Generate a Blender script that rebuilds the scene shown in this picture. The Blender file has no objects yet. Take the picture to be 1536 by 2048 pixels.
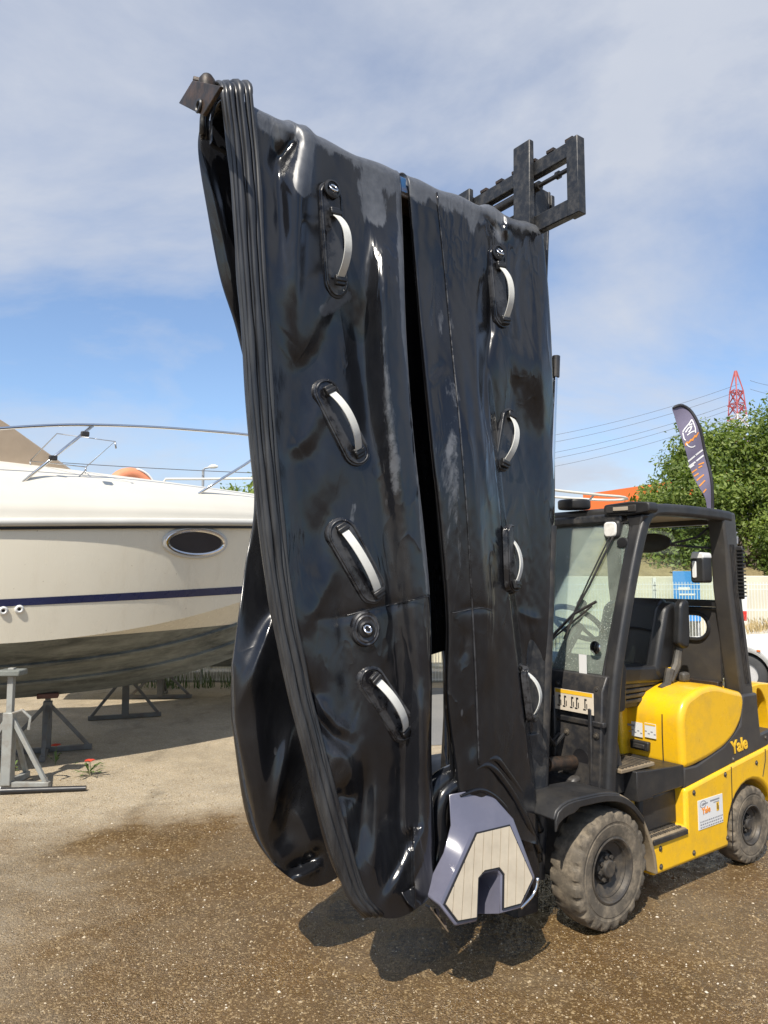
import bpy, bmesh, math, random
import numpy as np
from mathutils import Vector, Matrix, Quaternion
random.seed(7); RNG = np.random.default_rng(7)
SC = bpy.context.scene; COL = SC.collection
rad = math.radians
# ------------------------------------------------------------------ camera, sky, sun, exposure
FPX, CAM_H, PITCH = 1480.0, 1.785, math.atan(126/1480.0)
cam_d = bpy.data.cameras.new('camera'); cam = bpy.data.objects.new('camera', cam_d); COL.objects.link(cam)
cam.location = (0, 0, CAM_H); cam.rotation_euler = (rad(90)+PITCH, 0, 0)
cam_d.sensor_fit = 'VERTICAL'; cam_d.sensor_height = 36; cam_d.lens = 36*FPX/2048
cam_d.clip_start = .05; cam_d.clip_end = 3000
SC.camera = cam
SUN_AZ, SUN_EL = rad(20), rad(52)
wd = bpy.data.worlds.new('World'); SC.world = wd; wd.use_nodes = True
nt = wd.node_tree; nt.nodes.clear()
def wn(t, **k):
    n = nt.nodes.new(t)
    for a, b in k.items(): setattr(n, a, b)
    return n
out = wn('ShaderNodeOutputWorld'); bg = wn('ShaderNodeBackground'); bg.inputs[1].default_value = .102
sky = wn('ShaderNodeTexSky', sky_type='NISHITA', sun_disc=False); sky.sun_elevation = SUN_EL; sky.sun_rotation = math.pi+SUN_AZ
sky.air_density = 1.0; sky.dust_density = .5; sky.ozone_density = 1.6
tc = wn('ShaderNodeTexCoord'); sep = wn('ShaderNodeSeparateXYZ'); nt.links.new(tc.outputs['Generated'], sep.inputs[0])
# cloud sheet: project the view direction on a high plane so that the wisps flatten towards the horizon
zadd = wn('ShaderNodeMath', operation='MAXIMUM'); zadd.inputs[1].default_value = 0.0; nt.links.new(sep.outputs[2], zadd.inputs[0])
za2 = wn('ShaderNodeMath', operation='ADD'); za2.inputs[1].default_value = .30; nt.links.new(zadd.outputs[0], za2.inputs[0])
dv = wn('ShaderNodeVectorMath', operation='DIVIDE'); cmb = wn('ShaderNodeCombineXYZ')
for i in range(3): nt.links.new(za2.outputs[0], cmb.inputs[i])
nt.links.new(tc.outputs['Generated'], dv.inputs[0]); nt.links.new(cmb.outputs[0], dv.inputs[1])
mp = wn('ShaderNodeMapping'); mp.inputs['Location'].default_value = (17.128, 19.820, 0); mp.inputs['Rotation'].default_value = (0, 0, rad(-45)); mp.inputs['Scale'].default_value = (.95, 1.15, .6)
nt.links.new(dv.outputs[0], mp.inputs[0])
n1 = wn('ShaderNodeTexNoise'); n1.inputs['Scale'].default_value = 1.05; n1.inputs['Detail'].default_value = 9; n1.inputs['Roughness'].default_value = .58; n1.inputs['Distortion'].default_value = .35
nt.links.new(mp.outputs[0], n1.inputs[0])
r1 = wn('ShaderNodeValToRGB'); e = r1.color_ramp.elements; e[0].position = .40; e[0].color = (.10,)*3+(1,); e[1].position = .63; e[1].color = (.90,)*3+(1,)
nt.links.new(n1.outputs[0], r1.inputs[0])
n2 = wn('ShaderNodeTexNoise'); n2.inputs['Scale'].default_value = 2.6; n2.inputs['Detail'].default_value = 8; n2.inputs['Roughness'].default_value = .6
nt.links.new(mp.outputs[0], n2.inputs[0])
r2 = wn('ShaderNodeValToRGB'); e = r2.color_ramp.elements; e[0].position = .3; e[0].color = (4.9, 5.25, 6.0, 1); e[1].position = .75; e[1].color = (5.6, 5.85, 6.4, 1)
nt.links.new(n2.outputs[0], r2.inputs[0])
mx = wn('ShaderNodeMixRGB'); nt.links.new(r1.outputs[0], mx.inputs[0]); tint = wn('ShaderNodeMixRGB', blend_type='MULTIPLY'); tint.inputs[0].default_value = 1; tint.inputs[2].default_value = (1.15, 1.30, 1.45, 1); nt.links.new(sky.outputs[0], tint.inputs[1]); nt.links.new(tint.outputs[0], mx.inputs[1]); nt.links.new(r2.outputs[0], mx.inputs[2])
nt.links.new(mx.outputs[0], bg.inputs[0]); nt.links.new(bg.outputs[0], out.inputs[0])
sd = bpy.data.lights.new('sun', 'SUN'); sun = bpy.data.objects.new('sun', sd); COL.objects.link(sun)
sd.energy = 5.0; sd.angle = rad(.55); sd.color = (1, .93, .82)
SUN_DIR = Vector((math.sin(SUN_AZ)*math.cos(SUN_EL), math.cos(SUN_AZ)*math.cos(SUN_EL), -math.sin(SUN_EL)))
sun.rotation_euler = SUN_DIR.to_track_quat('-Z', 'Y').to_euler(); sun.location = (-4, -8, 12)
vs = SC.view_settings; SC.display_settings.display_device = 'sRGB'
vs.view_transform = 'Standard'; vs.look = 'None'; vs.gamma = 1; vs.use_curve_mapping = False; vs.exposure = .30

# ------------------------------------------------------------------ places: a pixel of the survey grid to a point at a known distance
CT, ST = math.cos(PITCH), math.sin(PITCH)
def ray(px, py):
    u = (px-768)/FPX; v = (1024-py)/FPX
    return np.stack([u+0*v, CT-v*ST+0*u, ST+v*CT+0*u], -1)
def at_y(px, py, Y):
    r = ray(np.float64(px), np.float64(py)); t = Y/r[1]; return Vector((r[0]*t, Y, CAM_H+r[2]*t))
def at_z(px, py, z=0.0):
    r = ray(np.float64(px), np.float64(py)); t = (z-CAM_H)/r[2]; return Vector((r[0]*t, r[1]*t, z))

# ------------------------------------------------------------------ mesh helpers
class MB:
    def __init__(s): s.v = []; s.f = []
    def add(s, vs, fs):
        o = len(s.v); s.v += [tuple(v) for v in vs]; s.f += [tuple(i+o for i in f) for f in fs]; return s
    def box(s, c, d, m=None):
        h = [x/2 for x in d]; c = Vector(c)
        p = [Vector((x*h[0], y*h[1], z*h[2])) for x in (-1, 1) for y in (-1, 1) for z in (-1, 1)]
        if m is not None: p = [m @ q for q in p]
        return s.add([q+c for q in p], [(0,1,3,2),(4,6,7,5),(0,4,5,1),(2,3,7,6),(0,2,6,4),(1,5,7,3)])
    def bar(s, a, b, w, h, up=(0,0,1)):
        a, b = Vector(a), Vector(b); d = (b-a); x = d.normalized(); y = Vector(up).cross(x)
        if y.length < 1e-4: y = Vector((1,0,0)).cross(x)
        y.normalize(); z = x.cross(y)
        return s.box((a+b)/2, (d.length, w, h), Matrix((x, y, z)).transposed())
    def prism(s, poly, lo, hi, mp):
        n = len(poly)
        vs = [mp(a, c, lo) for a, c in poly]+[mp(a, c, hi) for a, c in poly]
        return s.add(vs, [tuple(range(n)), tuple(range(2*n-1, n-1, -1))]+[(i, i+n, (i+1) % n+n, (i+1) % n) for i in range(n)])
    def tube(s, path, r, n=10, closed=False):
        P = [Vector(p) for p in path]; N = len(P); rr = r if isinstance(r, (list, tuple)) else [r]*N
        t0 = (P[1]-P[0]).normalized(); up = Vector((0,0,1)) if abs(t0.z) < .9 else Vector((1,0,0))
        x = t0.cross(up).normalized(); vs = []; pt = t0
        for i, p in enumerate(P):
            if closed: t = (P[(i+1) % N]-P[i-1]).normalized()
            else: t = (P[min(i+1, N-1)]-P[max(i-1, 0)]).normalized()
            q = pt.rotation_difference(t); x = (q @ x); x = (x-t*x.dot(t)).normalized(); y = t.cross(x); pt = t
            for k in range(n):
                a = 2*math.pi*k/n; vs.append(p+(x*math.cos(a)+y*math.sin(a))*rr[i])
        fs = []; M = N if closed else N-1
        for i in range(M):
            j = (i+1) % N
            for k in range(n): fs.append((i*n+k, i*n+(k+1) % n, j*n+(k+1) % n, j*n+k))
        if not closed: fs += [tuple(range(n-1, -1, -1)), tuple((N-1)*n+k for k in range(n))]
        return s.add(vs, fs)
    def lathe(s, prof, n, mp, closed=False, mod=None):
        vs = []
        for k in range(n):
            a = 2*math.pi*k/n
            for i, (r, h) in enumerate(prof):
                if mod: r = mod(i, k, r)
                vs.append(mp(r*math.cos(a), r*math.sin(a), h))
        m = len(prof); fs = []
        for k in range(n):
            k2 = (k+1) % n
            for i in range(m if closed else m-1): fs.append((k*m+i, k*m+(i+1) % m, k2*m+(i+1) % m, k2*m+i))
        return s.add(vs, fs)
    def build(s, name, mat, parent=None, bevel=0, seg=2, smooth=True, angle=38, label=None):
        me = bpy.data.meshes.new(name); me.from_pydata(s.v, [], s.f)
        bm = bmesh.new(); bm.from_mesh(me); bmesh.ops.remove_doubles(bm, verts=bm.verts, dist=1e-5)
        bmesh.ops.recalc_face_normals(bm, faces=bm.faces); bm.to_mesh(me); bm.free()
        return link_mesh(name, me, mat, parent, bevel, seg, smooth, angle, label)
def link_mesh(name, me, mat, parent=None, bevel=0, seg=2, smooth=True, angle=38, label=None):
    if mat: me.materials.append(mat)
    if smooth:
        me.polygons.foreach_set('use_smooth', [True]*len(me.polygons)); me.set_sharp_from_angle(angle=rad(angle))
    o = bpy.data.objects.new(name, me); COL.objects.link(o)
    if parent: o.parent = parent
    if bevel:
        b = o.modifiers.new('edge', 'BEVEL'); b.width = bevel; b.segments = seg; b.limit_method = 'ANGLE'; b.angle_limit = rad(35)
    if label: o['label'] = label
    return o
def fast_mesh(name, V, F, mat, parent=None, smooth=False):
    V = np.asarray(V, np.float32); F = np.asarray(F, np.int32); me = bpy.data.meshes.new(name); k = F.shape[1]
    me.vertices.add(len(V)); me.vertices.foreach_set('co', V.ravel()); me.loops.add(F.size); me.loops.foreach_set('vertex_index', F.ravel())
    me.polygons.add(len(F)); me.polygons.foreach_set('loop_start', np.arange(0, F.size, k, dtype=np.int32))
    me.update(calc_edges=True); me.validate()
    return link_mesh(name, me, mat, parent, smooth=smooth, angle=180)
def thing(name, label, cat, loc=(0,0,0), rz=0, group=None):
    o = bpy.data.objects.new(name, None); COL.objects.link(o); o.location = loc; o.rotation_euler = (0, 0, rz); o.empty_display_size = .2
    o['label'] = label; o['category'] = cat
    if group: o['group'] = group
    return o
def tag(o, label, cat, group=None):
    o['label'] = label; o['category'] = cat
    if group: o['group'] = group
    return o
def clone(o, parent=None):
    c = o.copy(); COL.objects.link(c); c.parent = parent
    for ch in list(o.children): clone(ch, c)
    return c
def text_part(body, size, mat, parent, mtx, name='lettering', depth=.001, shear=0, bold=0):
    cu = bpy.data.curves.new(name, 'FONT'); cu.body = body; cu.size = size; cu.extrude = depth; cu.shear = shear; cu.offset = bold; cu.align_x = 'CENTER'; cu.align_y = 'CENTER'
    t = bpy.data.objects.new('tmp_text', cu); COL.objects.link(t)
    me = bpy.data.meshes.new_from_object(t.evaluated_get(bpy.context.evaluated_depsgraph_get())); bpy.data.objects.remove(t); bpy.data.curves.remove(cu)
    me.transform(mtx); me.name = name
    return link_mesh(name, me, mat, parent, smooth=False)
def curve_pts(pts, n):
    """smooth (Catmull-Rom) resample of a polyline, evenly in length"""
    P = np.array(pts, float); Q = np.vstack([2*P[0]-P[1], P, 2*P[-1]-P[-2]]); o = []
    for i in range(len(P)-1):
        a, b, c, d = Q[i:i+4]
        for t in np.linspace(0, 1, 24, endpoint=False):
            o.append(.5*((2*b)+(c-a)*t+(2*a-5*b+4*c-d)*t*t+(3*b-a-3*c+d)*t**3))
    o.append(P[-1]); o = np.array(o); s = np.r_[0, np.cumsum(np.linalg.norm(np.diff(o, axis=0), axis=1))]
    q = np.linspace(0, s[-1], n); return np.stack([np.interp(q, s, o[:, k]) for k in range(P.shape[1])], 1)

# ------------------------------------------------------------------ materials
class NT:
    def __init__(s, name):
        s.m = bpy.data.materials.new(name); s.m.use_nodes = True; s.t = s.m.node_tree; s.p = s.t.nodes['Principled BSDF']
        s.o = s.t.nodes['Material Output']; s.tc = s.t.nodes.new('ShaderNodeTexCoord')
    def n(s, t, **k):
        x = s.t.nodes.new(t)
        for a, b in k.items():
            if a in x.inputs: s.put(x.inputs[a], b)
            else: setattr(x, a, b)
        return x
    def put(s, sock, v):
        if hasattr(v, 'is_output'): s.t.links.new(v, sock)
        else: sock.default_value = v
    def co(s, scale=(1,1,1), rot=(0,0,0), space='Object'):
        m = s.n('ShaderNodeMapping'); s.put(m.inputs[0], s.tc.outputs[space]); m.inputs['Scale'].default_value = scale; m.inputs['Rotation'].default_value = rot; return m.outputs[0]
    def noise(s, scale, vec=None, detail=4, rough=.55, dist=0):
        x = s.n('ShaderNodeTexNoise'); s.put(x.inputs['Vector'], vec if vec is not None else s.tc.outputs['Object'])
        x.inputs['Scale'].default_value = scale; x.inputs['Detail'].default_value = detail; x.inputs['Roughness'].default_value = rough; x.inputs['Distortion'].default_value = dist
        return x.outputs[0]
    def ramp(s, fac, stops):
        r = s.n('ShaderNodeValToRGB'); s.put(r.inputs[0], fac); e = r.color_ramp.elements
        while len(e) < len(stops): e.new(.5)
        for q, (p, c) in zip(e, stops): q.position = p; q.color = (c,)*3+(1,) if isinstance(c, (int, float)) else tuple(c)+(1,)
        return r.outputs[0]
    def mix(s, fac, a, b, mode='MIX'):
        x = s.n('ShaderNodeMixRGB', blend_type=mode); s.put(x.inputs[0], fac)
        s.put(x.inputs[1], a if hasattr(a, 'is_output') else tuple(a)+(1,)); s.put(x.inputs[2], b if hasattr(b, 'is_output') else tuple(b)+(1,)); return x.outputs[0]
    def math(s, op, a, b=0.0, clamp=False):
        x = s.n('ShaderNodeMath', operation=op); x.use_clamp = clamp; s.put(x.inputs[0], a); s.put(x.inputs[1], b); return x.outputs[0]
    def bump(s, h, strength=.3, dist=.01, prev=None):
        b = s.n('ShaderNodeBump'); s.put(b.inputs['Height'], h); b.inputs['Strength'].default_value = strength; b.inputs['Distance'].default_value = dist
        if prev is not None: s.put(b.inputs['Normal'], prev)
        return b.outputs[0]
    def set(s, **k):
        for a, b in k.items():
            a = a.replace('_', ' ')
            s.put(s.p.inputs[a], b if not (isinstance(b, tuple) and len(b) == 3) else b+(1,))
        return s.m
def M(name, base, rough=.5, metal=0, var=.18, vs=3.0, dirt=None, dirt_amt=.5, dirt_scale=5, bump=0, bs=80, rvar=.12, spec=.5, coat=0):
    t = NT(name); b = Vector(base)
    c = t.mix(t.ramp(t.noise(vs), [(.3, 0.0), (.7, 1.0)]), tuple(b*(1-var)), tuple(min(x*(1+var*.6), 1) for x in b))
    if dirt:
        d = t.ramp(t.noise(dirt_scale, detail=7, rough=.7), [(.45, 0.0), (.72, dirt_amt)]); c = t.mix(d, c, dirt)
    k = dict(Base_Color=c, Metallic=metal)
    k['Roughness'] = t.ramp(t.noise(vs*3, detail=5), [(.25, max(rough-rvar, .02)), (.75, min(rough+rvar, 1))])
    if bump: k['Normal'] = t.bump(t.noise(bs, detail=3), bump, .004)
    t.p.inputs['Specular IOR Level'].default_value = spec
    if coat: t.p.inputs['Coat Weight'].default_value = coat; t.p.inputs['Coat Roughness'].default_value = .06
    return t.set(**k)
MT = {}
MT['black_steel'] = M('black painted steel', (.022, .022, .024), .42, dirt=(.12, .10, .075), dirt_amt=.45, dirt_scale=9, bump=.15)
MT['mast_steel'] = M('worn mast steel', (.024, .026, .030), .42, metal=.2, dirt=(.20, .18, .15), dirt_amt=.35, dirt_scale=22, bump=.2)
MT['rusty_steel'] = M('brown worn steel', (.035, .028, .023), .5, metal=.3, dirt=(.16, .09, .05), dirt_amt=.6, dirt_scale=14, bump=.25)
MT['blue_steel'] = M('blue painted steel', (.03, .11, .26), .45, dirt=(.20, .12, .06), dirt_amt=.8, dirt_scale=11, bump=.2)
MT['black_plastic'] = M('black plastic', (.02, .02, .021), .45, dirt=(.09, .08, .065), dirt_amt=.35, bump=.12, bs=200)
MT['vinyl'] = M('black vinyl', (.014, .014, .015), .38, dirt=(.05, .045, .04), dirt_amt=.3, bump=.25, bs=300)
MT['bellows'] = M('dusty grey rubber', (.05, .046, .04), .6, dirt=(.17, .14, .10), dirt_amt=.7, dirt_scale=10)
MT['yellow'] = M('yellow paint', (.86, .495, .012), .30, var=.05, vs=2, dirt=(.36, .25, .08), dirt_amt=.40, dirt_scale=7, coat=.25, rvar=.08)
MT['dull_yellow'] = M('muddy yellow paint', (.62, .40, .06), .5, dirt=(.30, .22, .12), dirt_amt=.8, dirt_scale=9)
MT['charcoal'] = M('charcoal cover', (.045, .042, .04), .42, dirt=(.10, .085, .06), dirt_amt=.4)
MT['tyre'] = M('muddy tyre rubber', (.105, .088, .066), .85, var=.3, vs=9, dirt=(.29, .235, .165), dirt_amt=.85, dirt_scale=13, bump=.4, bs=90)
MT['rim'] = M('dusty wheel rim', (.05, .045, .04), .55, metal=.15, dirt=(.20, .16, .11), dirt_amt=.6, dirt_scale=12, bump=.2)
MT['mud_flap'] = M('mud caked plate', (.22, .17, .11), .85, dirt=(.34, .27, .17), dirt_amt=.8, dirt_scale=12, bump=.4)
MT['white_print'] = M('white sticker', (.74, .74, .72), .45, var=.04)
MT['cream_print'] = M('cream warning sticker', (.70, .62, .50), .5, var=.06, dirt=(.4, .3, .2), dirt_amt=.35)
MT['yellow_print'] = M('yellow print', (.85, .50, .03), .45, var=.03)
MT['orange_print'] = M('orange print', (.85, .30, .04), .45, var=.03)
MT['black_print'] = M('black print', (.02, .02, .02), .5, var=.05)
MT['grey_print'] = M('grey print', (.28, .28, .30), .5, var=.05)
MT['roof_liner'] = M('beige roof liner', (.42, .36, .28), .7, var=.1)
MT['chrome'] = M('polished stainless steel', (.72, .72, .72), .14, metal=1, var=.05, rvar=.05)
MT['wire'] = M('dull stainless wire', (.42, .42, .42), .3, metal=.9, var=.1)
MT['lamp_glass'] = M('lamp lens', (.80, .78, .72), .18, var=.15, vs=40)
MT['strap'] = M('pale grey webbing', (.60, .60, .56), .7, var=.06, vs=30, bump=.3, bs=500)
MT['gel_grey'] = M('lavender grey gelcoat', (.118, .118, .158), .22, var=.04, coat=.3, rvar=.05, dirt=(.30, .30, .36), dirt_amt=.15)
MT['teak'] = M('synthetic teak', (.45, .39, .295), .6, var=.12, vs=14, dirt=(.42, .34, .25), dirt_amt=.3, dirt_scale=20)
MT['caulk'] = M('black deck caulking', (.012, .012, .014), .5)
MT['gelcoat'] = M('cream white gelcoat', (.80, .75, .62), .28, var=.03, vs=1.2, dirt=(.62, .56, .44), dirt_amt=.22, dirt_scale=1.6, coat=.2, rvar=.06)
def gel():
    t = NT('streaked cream gelcoat'); st = t.ramp(t.noise(5, t.co((1.6, 1.6, .22)), 6, .65), [(.50, 0.0), (.74, .34)]); st2 = t.ramp(t.noise(1.1, None, 5), [(.4, 0.0), (.7, .22)])
    c = t.mix(st2, (.80, .75, .62), (.70, .63, .48)); c = t.mix(st, c, (.60, .53, .40)); sp_ = t.ramp(t.noise(34, None, 2), [(.735, 0.0), (.76, .6)]); c = t.mix(sp_, c, (.35, .29, .2))
    t.p.inputs['Coat Weight'].default_value = .25; return t.set(Base_Color=c, Roughness=t.ramp(st, [(0, .25), (.4, .45)]), Normal=t.bump(t.noise(1.5, None, 2), .03, .05))
MT['gelcoat'] = gel()
MT['deck_white'] = M('white deck gelcoat', (.64, .61, .53), .4, var=.03, vs=2)
MT['rail_grey'] = M('pale grey rubbing strake', (.55, .54, .50), .45, var=.08)
MT['navy'] = M('navy stripe', (.022, .028, .085), .3, var=.12)
MT['dark_glass'] = M('dark port light', (.03, .032, .04), .08, var=.2, rvar=.03)
MT['tan_canvas'] = M('tan canvas', (.36, .28, .20), .85, var=.12, vs=6, bump=.3, bs=260)
MT['orange_buoy'] = M('faded orange buoy cover', (.72, .27, .14), .7, var=.12, vs=8)
MT['galvanised'] = M('grey painted stand steel', (.34, .35, .33), .5, metal=.2, dirt=(.18, .13, .09), dirt_amt=.6, dirt_scale=9, bump=.2)
MT['dark_stand'] = M('dull stand steel', (.17, .165, .15), .6, metal=.2, dirt=(.12, .08, .05), dirt_amt=.7, dirt_scale=8)
MT['red_pad'] = M('red pad', (.16, .07, .05), .7, var=.25)
MT['wood'] = M('weathered timber pad', (.16, .12, .085), .85, var=.3, vs=12)
MT['white_paint'] = M('white car paint', (.80, .79, .75), .22, var=.03, coat=.4, rvar=.04)
MT['car_trim'] = M('grey car trim', (.32, .31, .29), .6, var=.1)
MT['car_tyre'] = M('car tyre', (.05, .05, .05), .8, var=.2)
MT['car_rim'] = M('silver wheel cover', (.62, .60, .57), .4, metal=.3)
MT['amber'] = M('amber lens', (.55, .13, .02), .3)
MT['red_lens'] = M('red lens', (.5, .03, .02), .3)
MT['flag'] = M('purple grey flag cloth', (.155, .14, .21), .8, var=.08, vs=6)
MT['flag_hem'] = M('black flag hem', (.025, .025, .03), .6)
MT['flag_white'] = M('white flag print', (.72, .72, .72), .8, var=.05)
MT['flag_orange'] = M('orange flag print', (.70, .27, .05), .8, var=.05)
MT['concrete'] = M('pale concrete wall', (.66, .62, .48), .85, var=.10, vs=.9, dirt=(.48, .44, .34), dirt_amt=.5, dirt_scale=1.2, bump=.2, bs=30)
MT['kerb'] = M('concrete footing', (.40, .38, .34), .9, var=.15, bump=.2)
MT['fence_white'] = M('white coated wire', (.72, .72, .68), .5, var=.05)
MT['sign_blue'] = M('blue sign panel', (.06, .27, .62), .5, var=.06)
MT['building_orange'] = M('orange cladding', (.80, .17, .035), .55, var=.04, vs=.3)
MT['building_grey'] = M('grey cladding', (.24, .25, .28), .6, var=.06, vs=.3)
MT['pylon_red'] = M('red lattice paint', (.36, .07, .075), .6, var=.1)
MT['pylon_white'] = M('white lattice paint', (.62, .60, .60), .6, var=.08)
MT['cable'] = M('dark cable', (.10, .105, .12), .7)
MT['lamp_grey'] = M('galvanised lamp post', (.36, .37, .38), .5, metal=.3)
MT['bark'] = M('tree bark', (.17, .14, .105), .9, var=.35, vs=7, bump=.6, bs=25)
MT['poppy'] = M('red poppy petal', (.62, .06, .03), .7, var=.15)
MT['stem'] = M('weed leaf', (.10, .16, .035), .7, var=.3, vs=20)
MT['dry_grass'] = M('dry straw grass', (.40, .30, .14), .9, var=.3, vs=3)
MT['pole'] = M('black plastic pipe', (.02, .02, .022), .4)
def leaf_mat(name, a, b, tr=.45):
    t = NT(name); g = t.n('ShaderNodeNewGeometry')
    c = t.mix(t.ramp(g.outputs['Random Per Island'], [(0, 0.0), (1, 1.0)]), a, b)
    c = t.mix(t.ramp(t.noise(.9, detail=3), [(.35, 0.0), (.65, .5)]), c, tuple(x*.6 for x in a))
    d = t.n('ShaderNodeBsdfTranslucent'); t.put(d.inputs[0], t.mix(1.0, c, (.9, 1, .35), 'MULTIPLY'))
    t.set(Base_Color=c, Roughness=.5); m = t.n('ShaderNodeMixShader'); m.inputs[0].default_value = tr
    t.put(m.inputs[1], t.p.outputs[0]); t.put(m.inputs[2], d.outputs[0]); t.put(t.o.inputs[0], m.outputs[0]); return t.m
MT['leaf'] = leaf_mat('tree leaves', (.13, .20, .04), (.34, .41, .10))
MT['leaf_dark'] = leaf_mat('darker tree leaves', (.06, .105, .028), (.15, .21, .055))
def glass_mat(name, tint, dust, dust_amt, fleck=False):
    t = NT(name); tr = t.n('ShaderNodeBsdfTransparent'); tr.inputs[0].default_value = tuple(tint)+(1,)
    gl = t.n('ShaderNodeBsdfGlossy'); gl.inputs['Roughness'].default_value = .02; gl.inputs[0].default_value = (.9, .9, .9, 1)
    fr = t.n('ShaderNodeFresnel'); fr.inputs[0].default_value = 1.45
    m = t.n('ShaderNodeMixShader'); t.put(m.inputs[0], fr.outputs[0]); t.put(m.inputs[1], tr.outputs[0]); t.put(m.inputs[2], gl.outputs[0])
    df = t.n('ShaderNodeBsdfDiffuse'); df.inputs[0].default_value = tuple(dust)+(1,)
    fac = t.ramp(t.noise(4, detail=6, rough=.7), [(.3, dust_amt*.4), (.7, dust_amt)])
    if fleck:
        v = t.n('ShaderNodeTexVoronoi'); t.put(v.inputs['Vector'], t.tc.outputs['Object']); v.inputs['Scale'].default_value = 75
        fl = t.ramp(v.outputs['Distance'], [(.14, .75), (.24, 0.0)]); ms = t.ramp(t.noise(2.2, detail=4), [(.42, 0.0), (.58, 1.0)])
        fac = t.math('MAXIMUM', fac, t.math('MULTIPLY', fl, ms))
    m2 = t.n('ShaderNodeMixShader'); t.put(m2.inputs[0], fac); t.put(m2.inputs[1], m.outputs[0]); t.put(m2.inputs[2], df.outputs[0]); t.put(t.o.inputs[0], m2.outputs[0]); return t.m
MT['windscreen'] = glass_mat('dusty windscreen', (.80, .90, .86), (.55, .58, .52), .22, True)
MT['rear_glass'] = glass_mat('rear window', (.92, .97, .93), (.6, .6, .5), .05)
MT['car_glass'] = glass_mat('car glass', (.35, .40, .38), (.3, .3, .3), .1)
# rubber of the deflated boat: wet and glossy, with dry dusty areas where the water has drained, plus a painted sheen streak (attribute 'dry' plus noise)
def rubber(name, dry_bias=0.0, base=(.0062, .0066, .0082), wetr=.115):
    t = NT(name); a = t.n('ShaderNodeAttribute', attribute_name='dry')
    v = t.co((1, 1, .28)); nz = t.noise(4.2, v, 9, .68, .5)
    dry = t.ramp(t.math('ADD', t.math('ADD', t.math('MULTIPLY', nz, .9), t.math('MULTIPLY', a.outputs['Fac'], .75)), dry_bias), [(.73, 0.0), (.785, 1.0)])
    fine = t.noise(30, None, 6, .7)
    dcol = t.mix(t.ramp(fine, [(.3, 0.0), (.7, 1.0)]), (.066, .071, .081), (.112, .118, .130))
    wcol = t.mix(t.ramp(t.noise(4, v, 5), [(.35, 0.0), (.7, 1.0)]), base, tuple(x*1.9 for x in base))
    sp = t.n('ShaderNodeTexVoronoi'); t.put(sp.inputs['Vector'], t.co((1, 1, .4))); sp.inputs['Scale'].default_value = 9
    spot = t.ramp(sp.outputs['Distance'], [(.05, 1.0), (.075, 0.0)]); spot = t.math('MULTIPLY', spot, t.ramp(t.noise(2.1), [(.52, 0.0), (.6, .5)]))
    dry = t.math('MAXIMUM', dry, spot)
    c = t.mix(dry, wcol, dcol)
    r = t.mix(dry, t.ramp(t.noise(5, v, 5), [(.35, wetr*.7), (.7, wetr*2.1)]), (.40,)*3)
    sm = t.ramp(t.noise(3.4, t.co((1, 1, .45), (0, .35, 0)), 8, .72, .8), [(.46, 0.0), (.66, 1.0)])
    c = t.mix(t.math('MULTIPLY', sm, .28), c, (.030, .031, .033)); r = t.mix(t.math('MULTIPLY', sm, .4), r, (.46,)*3)
    rn = t.noise(5.5, t.co((1, 1, .32), (.25, .2, 0)), 3, .5, .6); rd = t.math('POWER', t.math('SUBTRACT', 1.0, t.math('ABSOLUTE', t.math('SUBTRACT', t.math('MULTIPLY', rn, 2.0), 1.0))), 9.0)
    b0 = t.bump(t.math('MULTIPLY', rd, t.ramp(t.noise(1.7), [(.42, 0.0), (.62, 1.0)])), .28, .012)
    b = t.bump(t.noise(26, t.co((1, 1, .5)), 4, .6), .05, .01, b0); b = t.bump(t.noise(420, None, 2), .05, .002, b)
    t.p.inputs['Specular IOR Level'].default_value = .55
    return t.set(Base_Color=c, Roughness=r, Normal=b)
MT['rubber'] = rubber('wet black rubber')
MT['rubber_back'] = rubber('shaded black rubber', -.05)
def strake_mat():
    t = NT('grey rubbing strake rubber'); v = t.co((1, 1, .1))
    c = t.mix(t.ramp(t.noise(14, v, 6, .7), [(.38, 0.0), (.72, 1.0)]), (.013, .014, .017), (.062, .063, .064))
    return t.set(Base_Color=c, Roughness=t.ramp(t.noise(9, v, 4), [(.3, .24), (.7, .5)]), Normal=t.bump(t.noise(60, v, 4), .25, .004))
MT['strake'] = strake_mat()
def patch_mat():
    t = NT('grey black handle pad'); c = t.mix(t.ramp(t.noise(11, None, 6, .65), [(.42, 0.0), (.56, 1.0)]), (.009, .009, .011), (.045, .046, .050))
    return t.set(Base_Color=c, Roughness=t.ramp(t.noise(11, None, 6, .65), [(.42, .14), (.56, .45)]))
MT['patch'] = patch_mat()
def antifoul():
    t = NT('weathered antifouling'); v = t.co((.35, 1, 1.6)); n = t.noise(3.2, v, 9, .7)
    c = t.mix(t.ramp(n, [(.36, 0.0), (.66, 1.0)]), (.075, .082, .076), (.25, .265, .24))
    c = t.mix(t.ramp(t.noise(9, None, 6, .7), [(.5, 0.0), (.75, .5)]), c, (.27, .275, .255))
    return t.set(Base_Color=c, Roughness=.85, Normal=t.bump(t.noise(24, None, 5), .3, .01))
MT['antifoul'] = antifoul()
PUDDLE_SHADE = [(at_z(700, 1822).x, at_z(700, 1822).y, .13, .16), (at_z(838, 1888).x, at_z(838, 1888).y, .17, .20), (at_z(985, 1868).x, at_z(985, 1868).y, .24, .24), (at_z(1100, 1790).x, at_z(1100, 1790).y, .2, .25)]
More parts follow.
